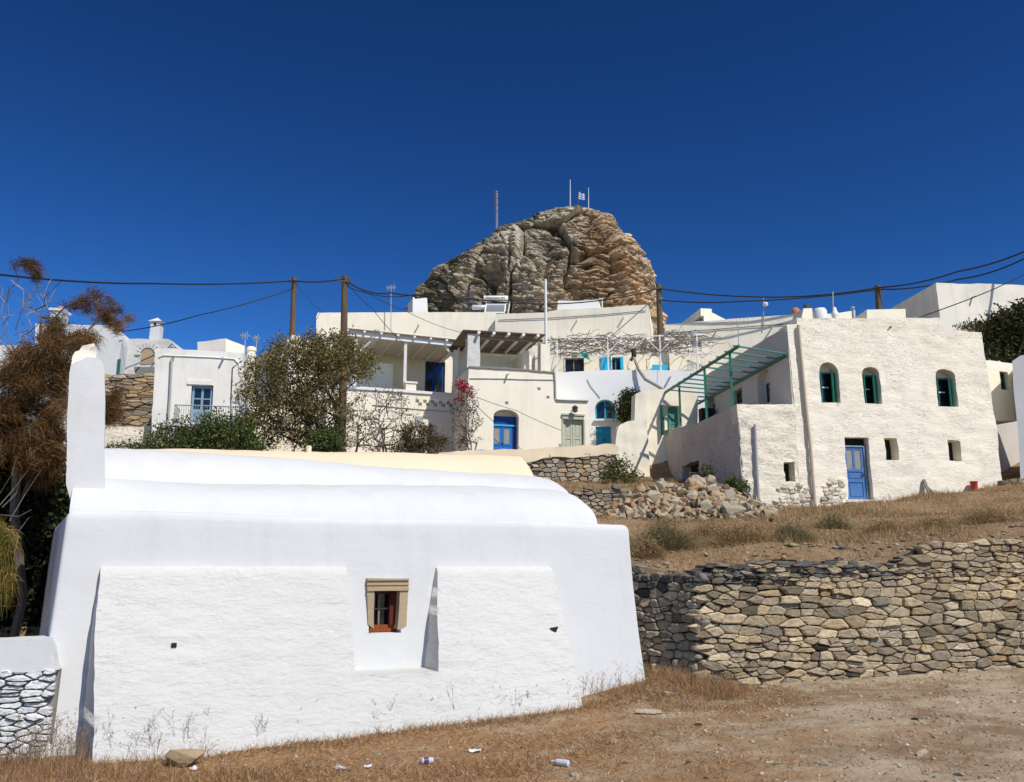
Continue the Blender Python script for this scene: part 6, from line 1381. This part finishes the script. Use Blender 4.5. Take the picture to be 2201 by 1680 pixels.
# ------------------------------------------------------------------ tamarisks on the left
def wisps(par, name, pts, per, ln, cols, w=.012, droop=.45, sig=.09, upb=.35, jit=.25):
    C = np.repeat(np.array([list(p) for p in pts]), per, 0)+rng.normal(0, sig, (len(pts)*per, 3))
    cd = np.repeat(rng.normal(0, 1, (len(pts), 3))*np.array([1, 1, .6])+np.array([.15, 0, upb]), per, 0)+rng.normal(0, .55, (len(C), 3))
    cl = np.repeat(rng.normal(1, .25, (len(pts), 1)), per, 0); c = colvar(len(C), cols, jit)*np.clip(cl, .45, 1.7)
    V, Fq, cc = strand_arrays(C, cd, ln*rng.uniform(.5, 1.3, len(C)), w, c, droop); return np_mesh(name, V, Fq, M['leaf'], par, cc)
RUST = [(.17, .085, .03), (.22, .105, .036), (.125, .065, .025), (.15, .10, .036), (.09, .065, .026)]
tb = P(25, 1385, 14.6); tb.z = 1.0
tam = thing('tamarisk_tree', 'rust-brown feathery tamarisk with bare upper branches left of the chapel pier', 'tree', tb)
clumps = [([(30, 578), (45, 562), (66, 558), (78, 570), (78, 592), (60, 590), (48, 585)], 16), ([(145, 655), (165, 640), (190, 622), (225, 628), (240, 650), (248, 668), (275, 680), (272, 700), (255, 712), (240, 698), (215, 690), (190, 680), (175, 660)], 46),
          ([(78, 715), (90, 690), (120, 685), (135, 700), (125, 725), (150, 735), (185, 715), (195, 725), (165, 755), (130, 760), (95, 745)], 44),
          ([(0, 800), (10, 770), (45, 745), (70, 740), (95, 760), (120, 775), (135, 800), (142, 850), (138, 900), (140, 960), (120, 1010), (90, 1030), (40, 1000), (0, 960)], 240), ([(40, 930), (110, 910), (132, 960), (118, 1020), (70, 1040), (40, 1000)], 60), ([(-70, 760), (0, 740), (20, 900), (10, 1000), (-70, 1000)], 60), ([(105, 760), (150, 745), (140, 800), (110, 790)], 14)]
tuft = region([(25, 590), (28, 572), (44, 558), (66, 554), (82, 568), (84, 596), (70, 600), (58, 588), (40, 592)], 13, 14.4, .12, 301)+region([(138, 660), (160, 640), (185, 620), (205, 616), (226, 626), (240, 645), (250, 664), (278, 676), (276, 700), (256, 716), (236, 700), (214, 694), (190, 676), (165, 668)], 42, 14.4, .3, 302)
pts_ = []
for k, (pl, n) in enumerate(clumps[2:]): pts_ += region(pl, n, 14.4, .7, 60+k, .42 if n > 20 else 0)
bare = [P(x, y, 14.4+random.uniform(-.4, .4)) for x, y in [(8, 640), (20, 615), (35, 640), (55, 620), (70, 645), (95, 640), (115, 620), (130, 605), (18, 680), (45, 690), (75, 665), (60, 655), (100, 655), (120, 640), (5, 700), (88, 680), (30, 720), (60, 710), (-20, 650), (105, 630), (40, 600), (52, 640), (84, 628)]]
nodes, par, tips = grow([tb, tb+Vector((.1, 0, .8)), P(30, 1100, 14.5), P(45, 900, 14.4), P(40, 770, 14.4)], bare+pts_+tuft, mid=.3, bias=.25, jitter=.06)
mb = MB(); branch_mesh(mb, nodes, par, .0075, (.20, .165, .14)); mb.build('branches', M['bark'], tam, recalc=False)
wisps(tam, 'foliage', tuft, 75, .16, RUST[:4], .008, .25, .045, .45, .3); br2 = region([(-40, 720), (-40, 620), (5, 598), (40, 592), (90, 600), (140, 596), (120, 640), (95, 690), (60, 735), (10, 740)], 75, 14.4, .5, 97)
nodes, par, tips = grow([P(36, 800, 14.4), P(34, 760, 14.4)], br2, mid=.3, bias=.45, jitter=.05); mb = MB(); branch_mesh(mb, nodes, par, .0042, (.36, .31, .28)); mb.build('bare_branches', M['bark'], tam, recalc=False)
wisps(tam, 'foliage', pts_, 150, .15, RUST, .009, .55, .075, .1, .3)
kb = P(246, 905, 15.2); wsp = thing('tamarisk_spray', 'small rusty spray of tamarisk showing just right of the chapel pier', 'branch', P(225, 905, 15.2))
q_ = region([(226, 860), (240, 838), (250, 850), (250, 890), (240, 905), (228, 900)], 18, 15.2, .2, 77); mb = MB(); nodes, par, tips = grow([P(205, 960, 15.2), P(215, 920, 15.2)], q_, mid=.3); branch_mesh(mb, nodes, par, .005, (.2, .16, .13)); mb.build('branches', M['bark'], wsp, recalc=False); wisps(wsp, 'foliage', q_, 150, .15, RUST, .0085, .5, .08)
# dark evergreen behind the low wall; deep shade is put into its leaf colours
SHADE_LEAF = [(.02, .032, .013), (.03, .042, .016), (.014, .022, .009), (.045, .05, .02)]
eg = thing('evergreen_tree', 'dark evergreen toned as if in deep shade, behind the low whitewashed wall', 'tree', P(60, 1390, 15.8))
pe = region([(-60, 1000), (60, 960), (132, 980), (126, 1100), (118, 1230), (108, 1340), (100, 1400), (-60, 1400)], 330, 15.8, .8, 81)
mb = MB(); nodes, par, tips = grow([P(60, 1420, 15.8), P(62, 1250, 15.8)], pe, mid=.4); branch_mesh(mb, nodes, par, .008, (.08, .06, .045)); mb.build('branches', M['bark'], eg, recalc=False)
foliage(eg, 'leaves', pe, 110, .19, .11, SHADE_LEAF, .3)
wf = thing('weeping_branch', 'yellow-green drooping tamarisk branch hanging at the left edge', 'branch', P(-30, 1300, 12.6))
pw = region([(-60, 1120), (-5, 1112), (8, 1130), (20, 1165), (20, 1190), (8, 1220), (5, 1245), (-8, 1262), (-60, 1270)], 60, 12.8, .3, 85)
mb = MB(); nodes, par, tips = grow([P(-90, 1400, 12.8), P(-70, 1200, 12.8), P(-30, 1110, 12.8)], pw, mid=.3); branch_mesh(mb, nodes, par, .004, (.16, .13, .1)); mb.build('branches', M['bark'], wf, recalc=False)
wisps(wf, 'foliage', pw, 90, .26, [(.17, .145, .03), (.21, .17, .04), (.11, .10, .022), (.24, .17, .05)], .010, .9, .07, .0)
twg = thing('dead_twigs', 'thin bare dead twigs crossing the dark shade at the left', 'branch', P(10, 1200, 13.2))
for q in [[(0, 1085), (30, 1050), (60, 1010), (75, 985)], [(5, 1090), (35, 1060), (45, 1020)], [(20, 1120), (55, 1060), (95, 1000)], [(0, 1165), (30, 1155), (62, 1112), (70, 1110)], [(0, 1060), (25, 1020), (35, 985)], [(-10, 1303), (30, 1302), (52, 1300)], [(-10, 1105), (40, 1110), (68, 1095)]]: mb = MB(); mb.tube([P(x, y, 13.2+random.uniform(-.3, .3)*.3) for x, y in q], [.007, .006, .004, .003][:len(q)], 5, (.22, .18, .14)); mb.build('twig', M['bark'], twg, recalc=False)
GWF = Frame(P(-80, 1150, 20.5), Vector((1, .05, 0))); far_wall('old_wall', 'grey stone wall glimpsed between the dark trees and the chapel', GWF, GWF.uvs([(-200, 1420), (-200, 1040), (60, 1032), (110, 1030), (160, 1032), (160, 1420)]), 61, GREY, rh=(.10, .2), rw=(.2, .5))
# ------------------------------------------------------------------ dry grass
def blades(n, area, hmin, hmax, wdt, cols, zf, lean=.35, dens=None, seed=0):
    r_ = np.random.default_rng(seed); out = []
    while len(out) < n:
        x, y = area(r_)
        if dens is not None and r_.random() > dens(x, y): continue
        out.append((x, y, zf(x, y)-.01))
    C = np.array(out); D = np.c_[r_.normal(0, lean, (n, 2)), np.ones(n)]; h = r_.uniform(hmin, hmax, n)
    V, Fq, cc = strand_arrays(C, D, h, wdt, colvar(n, cols, .25), .25, 2); return V, Fq, cc
STRAW = [(.42, .25, .115), (.34, .18, .075), (.52, .35, .19), (.25, .13, .055), (.38, .27, .15)]
OCHRE = [(.42, .26, .12), (.35, .205, .09), (.50, .345, .175), (.33, .25, .135), (.26, .20, .10)]
def hill_area(r_):
    while True:
        x, y = r_.uniform(1.3, 19), r_.uniform(15.3, 29)
        if y > yfront(x)+.15 and (RF.W(0, 0)-Vector((x, y, 0))).dot(RF.n) > .05 and not (y > 26.5 and x < 5): return x, y
def patchd(x, y): return min(1, max(.06, .42+.9*mn.noise(Vector((x*.45, y*.45, 3)))+.3*mn.noise(Vector((x*1.6, y*1.6, 8)))))
P1 = blades(42000, hill_area, .05, .20, .011, OCHRE, zhill, .6, patchd, 3)
P2 = blades(9000, hill_area, .15, .42, .009, OCHRE+[(.33, .24, .13)], zhill, .35, lambda x, y: max(0, mn.noise(Vector((x*.5, y*.5, 13)))*1.6), 4)
V, Fq, cc = join([P1, P2]); np_mesh('dry_grass', V, Fq, M['leaf'], None, cc, label='dry ochre grass covering the terrace slope above the retaining wall', cat='grass', kind='stuff')
def strip_area(r_):
    return r_.uniform(.5, 6.5), r_.uniform(27.3, 31.8)
V, Fq, cc = blades(5000, strip_area, .06, .25, .012, OCHRE+[(.12, .13, .04)], zhill, .4, None, 6); np_mesh('dry_grass', V, Fq, M['leaf'], None, cc, label='thin dry grass on the strip between the two middle stone walls', cat='grass', kind='stuff')
# tufts and low bushes on the slope
GRN = [(.20, .175, .08), (.25, .21, .10), (.31, .24, .12), (.16, .15, .07), (.36, .27, .14)]
for k, (px, py, w_, h_, lb, Y) in enumerate([(1430, 1205, 75, 62, 'grey-green dry bush on the slope above the wall corner, with a dark hollow under it', 17.3), (1590, 1175, 95, 45, 'wide straw-coloured tussock in the middle of the slope below the rubble heap', 18.8), (1700, 1165, 60, 42, 'greenish dry bush on the slope below the short grey downpipe', 18.9), (1790, 1135, 48, 38, 'small dull green bush on the slope below the blue door', 20.5), (1395, 1235, 40, 36, 'straw tussock beside the chapel corner above the retaining wall', 16.6), (2120, 1130, 80, 34, 'low straw tussock near the right edge of the slope', 19.5), (1520, 1150, 70, 38, 'pale tussock in front of the middle of the rubble heap', 20.5), (2010, 1140, 70, 30, 'low brownish tussock below the leaning planks', 19.5), (1900, 1150, 60, 26, 'thin dry tussock in the middle right of the slope', 18.5), (1330, 1210, 50, 40, 'tuft of dry grass just behind the chapel corner', 17.8)]):
    p = P(px, py, Y); p.z = zhill(p.x, p.y); t = thing('dry_bush', lb, 'bush', p, 'dry bushes on the slope'); sc = Y/F_PX; n = int(w_*h_*1.0)
    r_ = np.random.default_rng(90+k); C = np.c_[p.x+r_.normal(0, w_*sc*.28, n), p.y+r_.normal(0, w_*sc*.22, n), np.zeros(n)]; C[:, 2] = [zhill(a, b)-.02 for a, b in C[:, :2]]
    D = np.c_[(C[:, 0]-p.x)*.9, (C[:, 1]-p.y)*.9, np.full(n, w_*sc*.35)]+r_.normal(0, .12, (n, 3)); V, Fq, cc = strand_arrays(C, D, h_*sc*r_.uniform(.35, 1.1, n), .007, colvar(n, GRN if k in (0, 2, 3) else OCHRE+GRN[2:], .25), .15, 3)
    C2 = np.c_[p.x+r_.normal(0, w_*sc*.28, n*2), p.y+r_.normal(0, w_*sc*.2, n*2), p.z+np.abs(r_.normal(0, h_*sc*.42, n*2))]; L2 = leaf_arrays(C2, .06, .18, colvar(n*2, GRN if k in (0, 2, 3) else OCHRE, .3))
    V, Fq, cc = join([(V, Fq, cc), L2]); np_mesh('stems', V, Fq, M['leaf'], t, cc)
# straw and weeds on the near ground
def near_area(r_): return r_.uniform(-7.2, 9.5), r_.uniform(7.2, 14.6)
def chap_d(x, y):
    a = (Vector((x, y, 0))-CF.o).dot(CF.e); d = (Vector((x, y, 0))-CF.o).dot(CF.n); return a, d
WN = WF.n
def neard(x, y):
    a, d = chap_d(x, y)
    if (-.2 < a < CL-.9 and d > -.85) or (CL-.95 < a < CL+.3 and d > -.2): return 0
    if (Vector((x, y, 0))-WF.o).dot(WN) > -.05 and x > 2.9: return 0
    base = .25+.85*max(0, mn.noise(Vector((x*.55, y*.8, 5)))+.25)
    base *= min(1, max(.10, (4.2-x)/5)); close = max(0, 1-abs(-d-.75)/.9) if -1 < a < CL+1.5 else 0
    if 2.0 < x < 4.4 and y > 12.4: base += .5
    return min(1, base*.7+close*.9)
N1 = blades(60000, near_area, .04, .15, .0085, STRAW, zlow, 1.3, neard, 11)
N2 = blades(12000, near_area, .06, .22, .006, STRAW+[(.2, .16, .12)], zlow, .5, lambda x, y: neard(x, y)*.8 if neard(x, y) > .45 else 0, 12)
def left_area(r_): return r_.uniform(-7.0, -3.6), r_.uniform(8.0, 10.8)
N3 = blades(9000, left_area, .08, .34, .005, STRAW+[(.22, .18, .14)], zlow, .3, lambda x, y: 0 if chap_d(x, y)[1] > -.7 and chap_d(x, y)[0] > 0 else max(.05, min(1, .5+mn.noise(Vector((x*1.5, y*1.5, 2)))-.4*(x+5))), 13)
def corner_area(r_): return r_.uniform(1.6, 3.5), r_.uniform(13.2, 15.4)
N4 = blades(2600, corner_area, .10, .42, .005, STRAW, zlow, .35, lambda x, y: 0 if (Vector((x, y, 0))-WF.o).dot(WN) > -.05 and x > 2.9 else (0 if chap_d(x, y)[0] < CL+.3 else .8), 14)
def right_area(r_): return r_.uniform(3, 10), r_.uniform(8, 15)
N5 = blades(5000, right_area, .02, .09, .005, STRAW+[(.3, .24, .16)], zlow, 1.4, lambda x, y: max(.02, .6*mn.noise(Vector((x*.8, y*1.2, 15)))), 15)
V, Fq, cc = join([N1, N2, N3, N4, N5]); np_mesh('straw', V, Fq, M['leaf'], None, cc, label='short rust-brown straw and dry grass on the near ground', cat='grass', kind='stuff')
# tall seed-headed weeds along the foot of the chapel
def weeds(name, label, spots):
    mb = MB(); S = []; 
    for (x, y, h) in spots:
        z = zlow(x, y)-.02; p = Vector((x, y, z)); lean_ = Vector((random.gauss(0, .12), random.gauss(0, .08), 1)).normalized(); g = random.uniform(.7, 1.3); c = (.30*g, .22*g, .15*g)
        top = p+lean_*h; mid_ = p+lean_*h*.55+Vector((random.gauss(0, .012), 0, 0)); mb.tube([p, mid_, top], [.0026, .002, .0015], 3, c, cap=False); ends = [top]
        for _ in range(random.randint(2, 6)):
            t = random.uniform(.35, .95); a = p.lerp(top, t); b = a+Vector((random.gauss(0, .07), random.gauss(0, .05), random.uniform(.03, .12)*1.0)); mb.tube([a, b], [.0018, .0012], 3, c, cap=False); ends.append(b)
        S += ends
    C = np.repeat(np.array([list(s_) for s_ in S]), 5, 0)+rng.normal(0, .008, (len(S)*5, 3)); o = thing(name, label, 'weeds', (spots[0][0], spots[0][1], zlow(*spots[0][:2]))); o['kind'] = 'stuff'
    a = mb.build('stalks', M['bark'], o, recalc=False); V, Fq, cc = leaf_arrays(C, .012, .8, colvar(len(C), [(.22, .15, .10), (.3, .21, .14)], .3)); b = np_mesh('seed_heads', V, Fq, M['leaf'], o, cc); a['kind'] = 'stuff'; b['kind'] = 'stuff'
sp_ = []
for _ in range(120):
    a = random.uniform(-.2, CL+.2) if random.random() < .7 else random.choice([.3, .8, 2.6, 5.3, 6.3, 6.9])+random.gauss(0, .25); d = -(.80 if a < CL-.95 else .32)-abs(random.gauss(0, .12)); q = CF.W(a, 0, d); sp_.append((q.x, q.y, random.uniform(.12, .40)*(1.2 if a > 4.5 else 1)))
weeds('dry_weeds', 'thin dry seed-headed weeds along the foot of the white chapel', sp_)
sp_ = []
for _ in range(90): q = QF.W(random.uniform(.6, 3.6), 0, -abs(random.gauss(.25, .25))); sp_.append((q.x, q.y, random.uniform(.2, .6)))
for _ in range(40): q = CF.W(random.uniform(-.1, .7), 0, random.uniform(-.9, -.45)); sp_.append((q.x, q.y, random.uniform(.2, .5)))
weeds('dry_weeds', 'tall dry weeds in front of the low whitewashed stone wall', sp_)
# pebbles
def pebbles(n, area, smin, smax, cols, seed, dens=None):
    r_ = np.random.default_rng(seed); ico = [(0, 0, 1), (1, 0, 0), (0, 1, 0), (-1, 0, 0), (0, -1, 0), (0, 0, -1)]; fc_ = [(0, 1, 2), (0, 2, 3), (0, 3, 4), (0, 4, 1), (5, 2, 1), (5, 3, 2), (5, 4, 3), (5, 1, 4)]
    V = []; F_ = []; c = colvar(n, cols, .2); C = []; k = 0
    while k < n:
        x, y = area(r_)
        if dens and r_.random() > dens(x, y): continue
        s_ = smin+(smax-smin)*r_.random()**3; z = zat(x, y); an = r_.uniform(0, 6.3); ca, sa = math.cos(an), math.sin(an)
        for v in ico:
            j = r_.uniform(.6, 1.2); a, b = v[0]*j*1.3, v[1]*j*.8; V.append((x+(a*ca-b*sa)*s_, y+(a*sa+b*ca)*s_, z+v[2]*j*s_*.5)); C.append(c[k])
        F_ += [tuple(q+6*k for q in f) for f in fc_]; k += 1
    return np.array(V), np.array(F_), np.array(C)
def okd(x, y): 
    a, d = chap_d(x, y); return 0 if ((-.2 < a < CL+.4 and d > -.7) or ((Vector((x, y, 0))-WF.o).dot(WN) > 0 and x > 2.9)) else (1 if x > 2 else .3)
def pa(r_): return r_.uniform(-5, 10.5), r_.uniform(7.2, 15.4)
PEB = [(.34, .275, .19), (.40, .33, .235), (.24, .18, .12), (.28, .21, .14), (.46, .40, .31)]
V, Fq, cc = pebbles(5200, pa, .006, .045, PEB, 5, okd); np_mesh('gravel', V, Fq, attr_mat('pebbles', .9, .2, 30, .2), None, cc, label='scattered pebbles and stone chips on the bare earth', cat='gravel', kind='stuff')
def wt(r_): x = r_.uniform(2, 13); return x, yfront(x)+r_.random()**2*1.6+.1
V, Fq, cc = pebbles(900, wt, .015, .10, PEB+[(.12, .12, .12)]*2, 6); np_mesh('gravel', V, Fq, M['stone'], None, cc, label='loose stone chips along the top of the retaining wall', cat='gravel', kind='stuff')
def hp(r_): return r_.uniform(5, 16), r_.uniform(16.5, 28.3)
V, Fq, cc = pebbles(900, hp, .015, .07, PEB, 7); np_mesh('gravel', V, Fq, M['stone'], None, cc, label='scattered pale stones in the dry grass of the slope', cat='gravel', kind='stuff')
